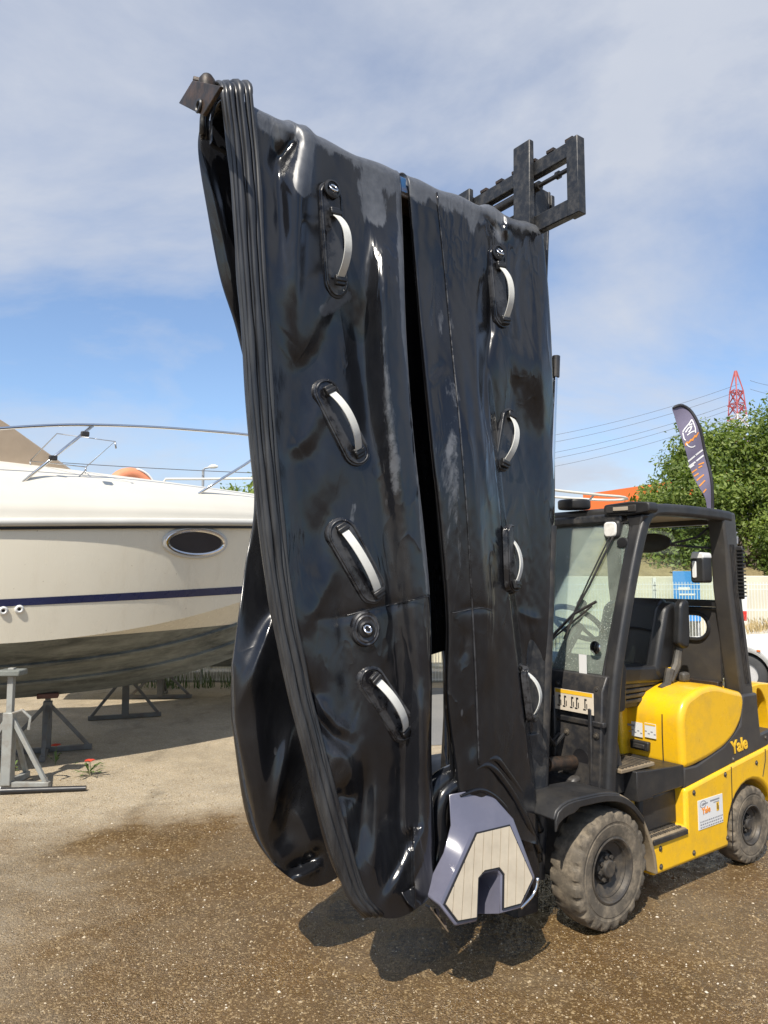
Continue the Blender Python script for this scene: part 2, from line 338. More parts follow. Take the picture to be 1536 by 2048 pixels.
def ground_mat():
    t = NT('gravel yard'); P = t.tc.outputs['Object']; sp = t.n('ShaderNodeSeparateXYZ'); t.put(sp.inputs[0], P); X, Yc = sp.outputs[0], sp.outputs[1]
    vo = t.n('ShaderNodeTexVoronoi'); t.put(vo.inputs['Vector'], P); vo.inputs['Scale'].default_value = 165; vo.inputs['Randomness'].default_value = 1
    vo2 = t.n('ShaderNodeTexVoronoi'); t.put(vo2.inputs['Vector'], P); vo2.inputs['Scale'].default_value = 95
    hs = t.n('ShaderNodeSeparateColor'); t.put(hs.inputs[0], vo.outputs['Color']); hs2 = t.n('ShaderNodeSeparateColor'); t.put(hs2.inputs[0], vo2.outputs['Color'])
    big = t.noise(.9, None, 6, .6); mid = t.noise(3.5, None, 6, .65)
    # wet zone under and before the dripping boat: a wobbly front about five metres out
    edge = t.math('ADD', t.math('ADD', Yc, t.math('MULTIPLY', X, -.42)), t.math('ADD', t.math('MULTIPLY', t.math('SUBTRACT', big, .5), 2.2), t.math('MULTIPLY', t.math('SUBTRACT', mid, .5), .9)))
    wet = t.ramp(t.math('MULTIPLY', edge, .1), [(.60, 1.0), (.66, 0.0)])
    lx = t.math('MULTIPLY', t.math('ADD', X, t.math('MULTIPLY', t.math('SUBTRACT', mid, .5), 1.4)), .2)
    leftdry = t.ramp(t.math('ADD', lx, .5), [(.06, .5), (.24, 0.0)])
    wet = t.math('MULTIPLY', wet, t.math('SUBTRACT', 1.0, t.math('MULTIPLY', leftdry, t.ramp(big, [(.40, 0.0), (.56, 1.0)]))), True)
    dry_c = t.mix(hs.outputs[0], (.36, .285, .18), (.62, .51, .35))
    dry_c = t.mix(t.ramp(hs2.outputs[1], [(.80, 0.0), (.86, .5)]), dry_c, (.60, .55, .46))
    dry_c = t.mix(t.ramp(mid, [(.35, .0), (.7, .35)]), dry_c, (.21, .18, .135))
    wet_c = t.mix(hs.outputs[0], (.080, .044, .013), (.205, .116, .036))
    silt = t.ramp(t.noise(1.3, None, 5, .6, .4), [(.38, 0.0), (.55, 1.0)])
    silt_c = t.mix(t.ramp(mid, [(.35, 0.0), (.7, 1.0)]), (.075, .044, .016), (.135, .080, .030))
    wet_c = t.mix(t.math('MULTIPLY', silt, .75), wet_c, silt_c)
    wet_c = t.mix(t.ramp(hs2.outputs[0], [(.84, 0.0), (.88, .7)]), wet_c, (.33, .23, .11))
    c = t.mix(wet, dry_c, wet_c)
    pud_shade = None        # drip puddles, with the tubes' cast shadow painted into their colour
    for (cx, cy, rx, ry) in PUDDLE_SHADE:
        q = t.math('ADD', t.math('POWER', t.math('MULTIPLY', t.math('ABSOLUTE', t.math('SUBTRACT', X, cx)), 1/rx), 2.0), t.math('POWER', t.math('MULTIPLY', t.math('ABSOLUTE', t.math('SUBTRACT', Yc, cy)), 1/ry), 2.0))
        q = t.ramp(t.math('ADD', q, t.math('MULTIPLY', t.math('SUBTRACT', mid, .5), 1.1)), [(.72, 1.0), (.98, 0.0)]); pud_shade = q if pud_shade is None else t.math('MAXIMUM', pud_shade, q)
    pud_shade = t.math('MULTIPLY', pud_shade, t.ramp(t.noise(38, None, 3, .6), [(.46, 1.0), (.60, .15)]))
    c = t.mix(pud_shade, c, (.012, .011, .010))
    c = t.mix(t.ramp(t.noise(.8, None, 7, .65, .5), [(.46, 0.0), (.68, .45)]), c, t.mix(hs.outputs[0], (.115, .092, .062), (.26, .215, .148)))
    c = t.mix(t.ramp(t.noise(2.3, t.co((1, .6, 1)), 6, .7), [(.56, 0.0), (.72, .5)]), c, (.075, .058, .036))
    rgh0 = t.mix(wet, (.92,)*3, t.ramp(t.noise(16, None, 4), [(.35, .18), (.7, .62)]))
    rgh = t.mix(pud_shade, rgh0, (.05,)*3)
    h = t.math('ADD', t.math('MULTIPLY', vo.outputs['Distance'], -1.0), t.math('MULTIPLY', vo2.outputs['Distance'], -.8))
    h = t.math('MULTIPLY', h, t.math('SUBTRACT', 1.0, t.math('MULTIPLY', t.math('MULTIPLY', silt, wet), .6)))
    b = t.bump(h, .75, .012); b = t.bump(t.noise(9, None, 5), .3, .03, b)
    return t.set(Base_Color=c, Roughness=rgh, Normal=b)
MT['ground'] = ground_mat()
def stone_mat():
    t = NT('loose gravel stones'); g = t.n('ShaderNodeNewGeometry'); r = g.outputs['Random Per Island']
    c = t.ramp(r, [(0, (.10, .068, .034)), (.45, (.20, .135, .066)), (.8, (.30, .22, .12)), (.95, (.46, .38, .26)), (1, (.62, .56, .46))])
    return t.set(Base_Color=c, Roughness=t.ramp(r, [(0, .25), (1, .6)]))
MT['stone'] = stone_mat()
def asphalt():
    t = NT('worn grey asphalt'); c = t.mix(t.ramp(t.noise(160, None, 3, .7), [(.3, 0.0), (.75, 1.0)]), (.10, .10, .10), (.25, .245, .235))
    c = t.mix(t.ramp(t.noise(.6, None, 5), [(.4, 0.0), (.7, .5)]), c, (.26, .25, .23))
    return t.set(Base_Color=c, Roughness=.9, Normal=t.bump(t.noise(180, None, 2), .4, .006))
MT['asphalt'] = asphalt()
def bank():
    t = NT('dry grassy bank'); c = t.mix(t.ramp(t.noise(2.2, None, 8, .7), [(.35, 0.0), (.65, 1.0)]), (.23, .175, .085), (.42, .33, .17))
    c = t.mix(t.ramp(t.noise(.7, None, 5), [(.5, 0.0), (.7, .6)]), c, (.12, .14, .05))
    return t.set(Base_Color=c, Roughness=.95, Normal=t.bump(t.noise(12, None, 6, .7), .8, .1))
MT['bank'] = bank()

# ------------------------------------------------------------------ ground, road, bank
def sheet(name, pts, z, mat):
    m = MB(); m.add([(x, y, z) for x, y in pts], [tuple(range(len(pts)))]); o = m.build(name, mat, smooth=False); o['kind'] = 'structure'; return o
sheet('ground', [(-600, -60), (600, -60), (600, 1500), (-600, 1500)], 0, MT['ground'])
sheet('road', [(.1, 7.9), (3.2, 8.3), (30, 9.4), (60, 10.5), (60, 16.4), (18, 12.3), (-.3, 11.9), (-.55, 9.2)], .004, MT['asphalt'])
lm = MB(); a, b = at_z(1500, 1388), at_z(1700, 1418); d = (b-a).normalized(); n = Vector((-d.y, d.x, 0))*.05
lm.add([a-n+Vector((0,0,.008)), b-n+Vector((0,0,.008)), b+n+Vector((0,0,.008)), a+n+Vector((0,0,.008))], [(0,1,2,3)])
o = lm.build('road_marking', MT['white_print'], smooth=False); o['kind'] = 'structure'
# grassy bank behind the wall
nx, ny = 120, 24; V = []; F = []
for j in range(ny):
    for i in range(nx):
        x = -30+80*i/(nx-1); q = j/(ny-1); y = 13.5+.02*x+10*q
        h = 1.45+1.75*min(q*2.0, 1)**.8*(.75+.25*math.sin(x*.31+1))+.12*math.sin(x*1.7+j)+RNG.normal(0, .05)
        if x < 0: h *= .95
        V.append((x, y, h if j < ny-1 else -.5))
for j in range(ny-1):
    for i in range(nx-1): k = j*nx+i; F.append((k, k+1, k+nx+1, k+nx))
o = fast_mesh('embankment', V, F, MT['bank'], smooth=True); o['kind'] = 'structure'
# loose gravel: stones scattered on the yard, thinning with distance
def gravel(n, name):
    ico = np.array([(0,0,1),(.9,0,.1),(.28,.85,.1),(-.72,.53,.1),(-.72,-.53,.1),(.28,-.85,.1)], float)
    tri = np.array([(0,1,2),(0,2,3),(0,3,4),(0,4,5),(0,5,1)])
    Y = 2.55+4.6*RNG.random(n)**1.55; X = (RNG.random(n)-.5)*2*(.56*Y+.15)
    s = np.exp(RNG.normal(math.log(.0031), .40, n)); s = np.clip(s, .002, .012)
    ang = RNG.random(n)*6.283; ca, sa = np.cos(ang), np.sin(ang)
    sx, sy, sz = s*(.8+.6*RNG.random(n)), s*(.7+.4*RNG.random(n)), s*(.4+.5*RNG.random(n))
    P = ico[None]*np.stack([sx, sy, sz], 1)[:, None]*(1+RNG.normal(0, .13, (n, 6, 3)))
    x = P[..., 0]*ca[:, None]-P[..., 1]*sa[:, None]+X[:, None]; y = P[..., 0]*sa[:, None]+P[..., 1]*ca[:, None]+Y[:, None]
    z = P[..., 2]-.0005
    V = np.stack([x, y, z], -1).reshape(-1, 3); F = (tri[None]+6*np.arange(n)[:, None, None]).reshape(-1, 3)
    o = fast_mesh(name, V, F, MT['stone']); o['kind'] = 'stuff'; return tag(o, 'loose wet gravel stones scattered over the brown yard', 'gravel')
gravel(70000, 'gravel')

# ------------------------------------------------------------------ wall, fence, signs and far things
WY = lambda x: 13.1+.02*x
wl = thing('concrete_wall', 'pale concrete boundary wall below the dry grassy bank', 'wall', (0, WY(0), 0))
xs = [-9.0+3.0*i for i in range(11)]
for i in range(len(xs)-1):
    x0, x1 = xs[i], xs[i+1]; m = MB(); m.box(((x0+x1)/2, .02*(x0+x1)/2, .88), (x1-x0-.02, .16, 1.76+.02*(i % 2))); m.build('wall_panel', MT['concrete'], wl, bevel=.012)
ft = MB(); ft.box((6, -.35, .09), (31, .4, .18)); ft.build('footing', MT['kerb'], wl, bevel=.02)
fn = thing('mesh_fence', 'white welded wire fence in front of the pale concrete wall', 'fence', (0, WY(0)-.75, 0))
pw = 2.5; pm = None
wire = MB()
for k in range(51): wire.box((k*.05, 0, .86), (.007, .007, 1.62))
for z in (.08, .3, .32, .75, .77, 1.2, 1.22, 1.55, 1.63): wire.box((1.25, -.006, z), (2.5, .006, .010))
for k in range(12):
    x = -8+k*pw
    if pm is None: pm = wire.build('fence_panel', MT['fence_white'], fn, smooth=False); pm.location = (x, 0, 0)
    else: c = pm.copy(); COL.objects.link(c); c.parent = fn; c.location = (x, 0, 0)
    q = MB(); q.box((x, .03, .86), (.05, .05, 1.76)); q.build('post', MT['fence_white'], fn, bevel=.004)
sg = thing('blue_sign', 'blue sign panel standing by the wall left of the big tree', 'sign', tuple(at_y(1372, 1150, 12.9).xy)+(0,))
m = MB(); m.box((0, 0, 1.42), (.46, .03, .86)); m.build('panel', MT['sign_blue'], sg, bevel=.004)
m = MB(); m.box((-.2, .03, .6), (.04, .03, 1.2)); m.build('leg', MT['lamp_grey'], sg); m = MB(); m.box((.2, .03, .6), (.04, .03, 1.2)); m.build('leg', MT['lamp_grey'], sg)
for bq in (((-.05, -.019, 1.55), (.2, .004, .05)), ((0, -.019, 1.45), (.28, .004, .03))): m = MB(); m.box(*bq); m.build('print', MT['white_print'], sg, smooth=False)

def tree(name, label, base, H, crown, nleaf, lsize, mat, seed, trunk_r=.14, group=None, cat='tree'):
    """crown: list of (x,y,z,r) clumps relative to the base"""
    rg = np.random.default_rng(seed); t = thing(name, label, cat, base, 0, group)
    tb = MB(); top = Vector((0, 0, H*.5)); tb.tube([(0,0,-.05), (.03,.02,H*.2), (0,.05,H*.38), tuple(top)], [trunk_r*1.3, trunk_r, trunk_r*.8, trunk_r*.6], 9)
    for (x, y, z, r) in crown:
        s = Vector((0, .04, H*(.18+.25*rg.random()))); e2 = Vector((x, y, z)); mid = s.lerp(e2, .5)+Vector((rg.normal(0, .1), rg.normal(0, .1), .12*r))
        tb.tube([s, mid, e2], [trunk_r*.45, trunk_r*.28, .012], 6)
    tb.build('trunk', MT['bark'], t)
    w = np.array([c[3]**2 for c in crown]); w /= w.sum(); idx = rg.choice(len(crown), nleaf, p=w); C = np.array(crown)
    # leaves gather in sprigs on each clump's shell
    nspr = max(nleaf//14, 1); sidx = rg.choice(len(crown), nspr, p=w); dr = rg.normal(size=(nspr, 3)); dr /= np.linalg.norm(dr, axis=1)[:, None]
    rr = C[sidx, 3]*(.35+.65*rg.random(nspr)**.45)*(1+.22*rg.normal(size=nspr).clip(-1.2, 1.6)); sp = C[sidx, :3]+dr*rr[:, None]*np.array([1, 1, .85])
    k = rg.integers(0, nspr, nleaf); p = sp[k]+rg.normal(0, lsize*1.5, (nleaf, 3))
    nrm = dr[k]*.6+rg.normal(0, .7, (nleaf, 3))+np.array([0, -.15, .5]); nrm /= np.linalg.norm(nrm, axis=1)[:, None]
    a = np.cross(nrm, rg.normal(size=(nleaf, 3))); a /= np.linalg.norm(a, axis=1)[:, None]; b = np.cross(nrm, a)
    s = lsize*(.6+.8*rg.random(nleaf))[:, None]
    q = np.stack([p-a*s, p+b*s*.42-nrm*s*.08, p+a*s, p-b*s*.42-nrm*s*.08], 1)
    V = q.reshape(-1, 3); F = np.arange(nleaf*4).reshape(-1, 4)
    o = fast_mesh('crown', V, F, mat, t); return t
def clumps(n, rx, ry, z0, z1, r0, r1, seed, shape=None):
    rg = random.Random(seed); o = []
    for i in range(n):
        q = rg.random(); z = z0+(z1-z0)*q; k = math.sin(math.pi*(.12+.80*q))**.7; a = rg.random()*6.28; d = math.sqrt(rg.random())
        o.append((rx*k*d*math.cos(a), ry*k*d*math.sin(a), z, r0+(r1-r0)*rg.random()))
    return o
T1 = at_y(1490, 1150, 15.6)
tree('broadleaf_tree', 'large leafy green tree behind the forklift at the right', (T1.x, 15.6, 0), 5.6, clumps(34, 2.0, 1.8, 1.1, 4.6, .45, .85, 3)+[(-1.7, -.3, 2.2, .6), (-1.3, -.4, 1.5, .5), (.3, 0, 4.75, .6), (.9, -.2, 5.2, .45), (-1.4, 0, 2.9, .6)], 95000, .052, MT['leaf'], 11)
T2 = at_y(1640, 1150, 17.5)
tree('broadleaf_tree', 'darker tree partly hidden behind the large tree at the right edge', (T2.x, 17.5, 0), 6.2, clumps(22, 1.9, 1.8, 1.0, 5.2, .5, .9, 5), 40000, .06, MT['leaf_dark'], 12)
T3 = at_y(1350, 1150, 17.2)
tree('broadleaf_tree', 'bushy tree on the dry bank seen through the forklift cab', (T3.x, 17.2, 1.6), 2.2, clumps(12, 1.0, 1.0, .4, 1.9, .35, .6, 8), 12000, .075, MT['leaf'], 13)
T4 = at_y(515, 1150, 24)
tree('broadleaf_tree', 'small distant green tree beside the boat bow, left of the black rubber', (T4.x, 24, 0), 5.2, clumps(16, 1.0, 1.0, 2.4, 5.0, .4, .7, 9), 9000, .10, MT['leaf'], 14)
# palm-like tuft beyond the far boat deck
PT = at_y(318, 1150, 26); pt = thing('palm_tree', 'small dark palm top peeping over the boat deck', 'tree', (PT.x, 26, 0))
m = MB(); m.tube([(0,0,0), (0,0,4.6)], [.12, .10], 8); m.build('trunk', MT['bark'], pt)
m = MB()
for k in range(26):
    a = k*2.4; el = .2+1.1*((k*7) % 10)/10
    q = [Vector((math.cos(a)*math.cos(el)*s, math.sin(a)*math.cos(el)*s, 4.55+math.sin(el)*s-.35*s*s)) for s in (0, .2, .4, .6)]
    w = Vector((-math.sin(a), math.cos(a), 0))
    for i in range(3): m.add([q[i]-w*.03, q[i]+w*.03, q[i+1]+w*.03*(1-i/3), q[i+1]-w*.03*(1-i/3)], [(0,1,2,3)])
m.build('fronds', MT['leaf_dark'], pt, smooth=False)
# dry grass tufts
def tufts(name, label, spots, n, h, mat):
    rg = np.random.default_rng(5); V = []; F = []
    for (x, y, z, r) in spots:
        for _ in range(n):
            a = rg.random()*6.28; d = r*math.sqrt(rg.random()); bx, by = x+d*math.cos(a), y+d*math.sin(a); hh = h*(.5+.8*rg.random()); lx, ly = rg.normal(0, .22*hh, 2); k = len(V); w = .006
            V += [(bx-w, by, z), (bx+w, by, z), (bx+lx*.5+w*.7, by+ly*.5, z+hh*.6), (bx+lx*.5-w*.7, by+ly*.5, z+hh*.6), (bx+lx, by+ly, z+hh*.97), (bx+lx+.002, by+ly, z+hh)]
            F += [(k, k+1, k+2, k+3), (k+3, k+2, k+5, k+4)]
    o = fast_mesh(name, V, F, mat); o['kind'] = 'stuff'; return tag(o, label, 'grass')
sp = []
for i in range(26): q = at_y(1488+i*4.5, 1250, 12.0); sp.append((q.x, 12.0+RNG.normal(0, .25), 0, .22))
tufts('dry_grass', 'dry straw coloured grass at the foot of the large tree', sp, 60, .85, MT['dry_grass'])
sp = [(at_y(px, 1370, 11.9).x+RNG.normal(0, .1), 11.95, 0, .16) for px in (352, 372, 398, 405, 447, 300, 318)]
tufts('weeds', 'green weeds along the fence footing under the boat', sp, 16, .24, MT['stem'])
gp = at_y(1488, 1267, 12.2); mk_ = thing('marker_post', 'white marker post with a red band beside the dry grass', 'post', (gp.x, 12.2, 0))
m = MB(); m.box((0, 0, .72), (.075, .05, 1.48), Matrix.Rotation(rad(2.5), 3, 'Y')); m.build('post', MT['fence_white'], mk_, bevel=.008)
m = MB(); m.box((.006, 0, 1.12), (.080, .055, .16), Matrix.Rotation(rad(2.5), 3, 'Y')); m.build('red_band', MT['red_lens'], mk_, bevel=.004)
# orange building
B0, B1 = at_y(1178, 985, 44), at_y(1420, 945, 36); Ht = 6.6
bd = thing('industrial_building', 'far industrial building with an orange fascia above grey cladding', 'building', (B0.x, 44, 0))
e1 = Vector((B1.x-B0.x, -8.0, 0))*1.8; nrm = Vector((-e1.y, e1.x, 0)).normalized()*12
def wallslab(z0, z1, off):
    m = MB(); o2 = -nrm.normalized()*off
    P = [o2-e1.normalized()*off, e1+o2, e1+nrm, nrm-e1.normalized()*off]
    return m.add([(p.x, p.y, z0) for p in P]+[(p.x, p.y, z1) for p in P], [(0,1,2,3), (7,6,5,4), (0,4,5,1), (1,5,6,2), (2,6,7,3), (3,7,4,0)])
wallslab(0, Ht-1.1, 0).build('grey_wall', MT['building_grey'], bd, smooth=False)
wallslab(Ht-1.1, Ht, .25).build('orange_fascia', MT['building_orange'], bd, smooth=False)
# lattice pylon and power lines
pyY = 150; pb = at_y(1488, 1150, pyY); py = thing('lattice_pylon', 'red and white lattice power pylon above the large tree', 'pylon', (pb.x, pyY, 0), .35)
Zt = at_y(1490, 742, pyY).z
def wdt(z): return .12+.42*max(0, min(1, (Zt-z)/3))+2.3*(1-z/Zt)**.8
red, wht = MB(), MB(); lev = [0, 8, 15, 21, 26, 29.5, 32, 34.5, 37, 39.5, Zt]
for i in range(len(lev)-1):
    z0, z1 = lev[i], lev[i+1]; w0, w1 = max(wdt(z0), .12), max(wdt(z1), .12); mb = wht if i in (5, 6) else red
    c0 = [Vector((sx*w0, sy*w0, z0)) for sx, sy in ((1,1),(1,-1),(-1,-1),(-1,1))]; c1 = [Vector((sx*w1, sy*w1, z1)) for sx, sy in ((1,1),(1,-1),(-1,-1),(-1,1))]
    for k in range(4):
        mb.bar(c0[k], c1[k], .22, .22); mb.bar(c0[k], c1[(k+1) % 4], .13, .13); mb.bar(c0[(k+1) % 4], c1[k], .13, .13); mb.bar(c1[k], c1[(k+1) % 4], .12, .12)
red2 = MB()
for z, l in ((33, 2.8), (36, 2.5), (39, 1.8)):
    for s in (-1, 1):
        red.bar((s*.4, 0, z), (s*l, 0, z+.2), .18, .18); red.bar((s*.4, 0, z+1.0), (s*l, 0, z+.25), .15, .15)
        for q in (.35, .6, .8): red.bar((s*l*q, 0, z), (s*l*(q+.12), 0, z+.9*(1-q)+.2), .10, .10)
red.build('red_lattice', MT['pylon_red'], py, smooth=False)['kind'] = 'stuff'; wht.build('white_lattice', MT['pylon_white'], py, smooth=False)
pl = thing('power_lines', 'thin power lines running from the pylon across the pale sky', 'power line', (0, 150, 0))
for (x0, y0, x1, y1) in ((1040, 882, 1478, 768), (1040, 896, 1478, 782), (1040, 917, 1476, 803), (1040, 929, 1474, 814), (1040, 945, 1472, 830), (1500, 761, 1640, 764), (1500, 778, 1640, 781)):
    A, B = at_y(x0, y0, 152), at_y(x1, y1, 150); m = MB(); o0 = Vector((0, 150, 0))
    m.tube([A.lerp(B, q)-o0-Vector((0, 0, 1.2*4*q*(1-q))) for q in np.linspace(0, 1, 14)], .034, 4); m.build('line', MT['cable'], pl)
# street lamp and the cable beyond the boat, left
slp = at_y(402, 1150, 26); sl = thing('street_lamp', 'grey street lamp with one short arm beyond the boat bow', 'street lamp', (slp.x, 26, 0))
zt = at_y(402, 936, 26).z
m = MB(); m.tube([(0,0,0), (0,0,zt-.05)], [.07, .045], 8); m.build('pole', MT['lamp_grey'], sl)
m = MB(); m.tube([(0,0,zt-.08), (.06,0,zt-.01), (.22,0,zt+.02)], .03, 6); m.build('arm', MT['lamp_grey'], sl)
m = MB(); m.tube([(.18,0,zt+.02), (.28,0,zt+.05), (.42,0,zt+.055), (.52,0,zt+.05)], [.03, .07, .07, .03], 8); m.build('lamp_head', MT['fence_white'], sl)
m = MB(); A, B = at_y(-260, 893, 30), at_y(560, 948, 25); m.tube([A.lerp(B, q)-Vector((0, 0, .5*q*(1-q))) for q in np.linspace(0, 1, 20)], .014, 5)
tag(m.build('overhead_cable', MT['cable']), 'single dark overhead cable crossing the sky behind the boat rail', 'cable')
# ------------------------------------------------------------------ forklift: b = towards its rear, l = towards its left (our) side, z up
FO = np.array([.812, 4.293, 0.]); FR = np.array([.8073, .5901, 0.]); FL = np.array([.5901, -.8073, 0.]); FRZ = math.atan2(.5901, .8073)
K = lambda b, l, z: (b, -l, z)
fk = thing('forklift', 'yellow and black counterbalance forklift holding up the black rubber boat', 'forklift', tuple(FO), FRZ)
side = lambda a, c, h: (a, -h, c)          # polygon in (b, z), extruded along l
front = lambda a, c, h: (h, -a, c)         # polygon in (l, z), extruded along b
def pr(name, poly, lo, hi, mat, parent=fk, mp=side, bevel=.01, seg=2, **k):
    m = MB(); m.prism(poly, lo, hi, mp); return m.build(name, MT[mat], parent, bevel, seg, **k)
def bx(name, c, d, mat, parent=fk, bevel=.006, m3=None, **k):
    m = MB(); m.box(K(*c), d, m3); return m.build(name, MT[mat], parent, bevel, **k)
def rounded(poly, r=.03, n=4):
    o = []; N = len(poly)
    for i in range(N):
        p, a, b = Vector(poly[i]), Vector(poly[i-1]), Vector(poly[(i+1) % N]); u, v = a-p, b-p; d = min(r, u.length*.45, v.length*.45); s, e2 = p+u.normalized()*d, p+v.normalized()*d
        for t in range(n+1):
            q = t/n; o.append(tuple(s*(1-q)**2+p*2*q*(1-q)+e2*q*q))
    return o
arch = [(1.475+.285*math.cos(a), .22+.285*math.sin(a)) for a in np.linspace(rad(168), rad(18), 12)]
body = [(.76, .345), (.43, .340), (.43, .16), (1.20, .158)]+arch+[(1.80, .34), (1.82, .50), (1.80, .70), (1.70, .682), (1.25, .630), (.76, .570)]
pr('lower_body', body, -.50, .50, 'yellow', bevel=.022, seg=3)
pr('side_cover', [(.765, .560), (1.25, .620), (1.70, .672), (1.785, .69), (1.785, .785), (1.645, .768), (1.625, .95), (1.62, 1.03), (1.44, 1.03), (1.40, .85), (1.2, .75), (.9, .68), (.765, .685)], -.488, .488, 'charcoal', bevel=.014)
hood = rounded([(.755, .672), (.745, .97), (.80, 1.065), (.97, 1.118), (1.12, 1.122), (1.435, 1.05), (1.452, .99), (1.42, .89), (1.33, .80), (1.20, .738), (1.02, .698), (.85, .676)], .05, 4)
pr('hood', hood, -.495, .495, 'yellow', bevel=.055, seg=5)
pr('hood_front', [(.69, .64), (.68, .985), (.80, 1.0), (.80, .64)], -.42, .13, 'yellow', bevel=.02)
pr('counterweight', rounded([(1.66, .80), (1.67, 1.055), (1.73, 1.03), (1.79, .95), (1.82, .78), (1.80, .64), (1.9, .62), (2.02, .70), (2.0, .95), (1.9, 1.06), (1.7, 1.075), (1.5, 1.06), (1.5, .80)], .03, 3), -.46, .46, 'yellow', bevel=.03, seg=3)
pr('counterweight', rounded([(1.72, .45), (1.84, .42), (2.0, .46), (2.03, .7), (1.75, .7)], .03, 3), -.49, .49, 'yellow', bevel=.03, seg=3)
# stickers, latch and lettering on the yellow panels
def sticker(name, b, l, z, w, h, mat, marks=(), parent=fk, face='side', thick=.0025):
    """flat label standing 2 mm proud; marks = (x, z, w, h, material) relative to its centre"""
    def pt(x, zz, o): return K(b+x, l+o, z+zz) if face == 'side' else K(b-o, l+x, z+zz)
    m = MB()
    q = [(-w/2, -h/2), (w/2, -h/2), (w/2, h/2), (-w/2, h/2)]
    m.add([pt(x, y, 0) for x, y in q]+[pt(x, y, thick) for x, y in q], [(0,1,2,3), (4,7,6,5), (0,4,5,1), (1,5,6,2), (2,6,7,3), (3,7,4,0)])
    o = m.build(name, MT[mat], parent, smooth=False); by = {}
    for x, y, ww, hh, mm in marks: by.setdefault(mm, []).append((x, y, ww, hh))
    for mm, L in by.items():
        m = MB()
        for x, y, ww, hh in L: q = [(x-ww/2, y-hh/2), (x+ww/2, y-hh/2), (x+ww/2, y+hh/2), (x-ww/2, y+hh/2)]; m.add([pt(u, v, thick+.0012) for u, v in q], [(0,1,2,3)])
        pq = m.build('print', MT[mm], o, smooth=False)
        if len(L) > 1: pq['kind'] = 'stuff'
    return o
rg = random.Random(4)
mk = [(-.055, .058, .05, .006, 'grey_print'), (.045, .062, .10, .008, 'grey_print'), (.06, .048, .06, .004, 'grey_print')]
mk += [(.075, .018, .028, .05, 'yellow_print'), (.07, .020, .008, .036, 'black_print'), (.083, .010, .008, .026, 'black_print')]
for r in range(3):
    x = -.115
    while x < .115: w = rg.uniform(.008, .02); mk.append((x+w/2, -.040-.016*r, w*.85, .007, 'grey_print')); x += w+.004
stk = sticker('dealer_sticker', 1.005, .5, .40, .262, .165, 'white_print', mk)
MX = lambda b, l, z, tilt=0: Matrix.Translation(K(b, l, z)) @ Matrix.Rotation(rad(90), 4, 'X') @ Matrix.Rotation(tilt, 4, 'Z')
text_part('Yale', .050, MT['orange_print'], stk, MX(.955, .5040, .418, .05), bold=.001)
m = MB(); m.lathe([(.022, 0), (.026, .0), (.026, .001), (.022, .001)], 28, lambda x, y, h: K(.925+x*1.25, .5028+h, .457+y*.8), closed=True); m.build('emblem', MT['grey_print'], stk, smooth=False)
text_part('UCM', .016, MT['grey_print'], stk, MX(.925, .5040, .457))
text_part('Yale', .108, MT['yellow_print'], fk, MX(1.375, .4895, .728, .085), 'lettering', .003, 0, .0025)
mk = [(-.04, .02, .05, .012, 'grey_print')]+[(-.05+.02*i, -.018+.012*(i % 2), .014, .006, 'grey_print') for i in range(6)]
pr('panel_latch', [(.16, .70+.04), (.285, .74), (.29, .795), (.16, .795)], .722, .752, 'black_plastic', mp=front, bevel=.008)
pr('latch_pull', [(.19, .752), (.265, .752), (.265, .778), (.19, .778)], .712, .726, 'black_steel', mp=front, bevel=.004)
sticker('warning_label', .7445, .20, .855, .075, .085, 'white_print', mk[:6], face='front'); sticker('warning_label', .7445, .292, .862, .075, .085, 'white_print', [(0, .035, .07, .010, 'yellow_print')]+mk[2:6], face='front')
for pts in ([(.7435, .372, .70), (.741, .372, .86), (.745, .372, .97)],): m = MB(); m.tube([K(*p) for p in pts], .0035, 5); m.build('panel_seam', MT['caulk'], fk)
m = MB(); m.tube([K(1.235, .5005, .165), K(1.245, .5005, .40), K(1.25, .5005, .62)], .0030, 5); m.build('panel_seam', MT['caulk'], fk)
m = MB(); m.tube([K(1.62, .5005, .505), K(1.66, .5005, .60), K(1.665, .5005, .67)], .0030, 5); m.build('panel_seam', MT['caulk'], fk)
for b_, l_, z_ in ((.50, .501, .20), (.50, .501, .295), (.82, .501, .205), (1.18, .501, .215), (.84, .501, .535), (1.18, .501, .585), (1.55, .501, .60), (1.30, .489, .655), (1.70, .489, .735)):
    m = MB(); m.lathe([(0, .007), (.008, .006), (.010, 0), (.016, 0), (.016, -.003)], 10, lambda x, y, h: K(b_+x, l_+h, z_+y)); m.build('bolt', MT['rim'], fk)
for l_, z_ in ((.12, 1.17), (.39, 1.17), (.20, .92), (.32, .70), (.14, .68), (.40, .93)):
    m = MB(); m.lathe([(0, .008), (.009, .007), (.011, 0), (.018, 0), (.018, -.004)], 10, lambda x, y, h: K(.10+.0*h-h+(.028 if z_ > 1.1 else 0), l_+x, z_+y)); m.build('bolt', MT['rim'], fk)
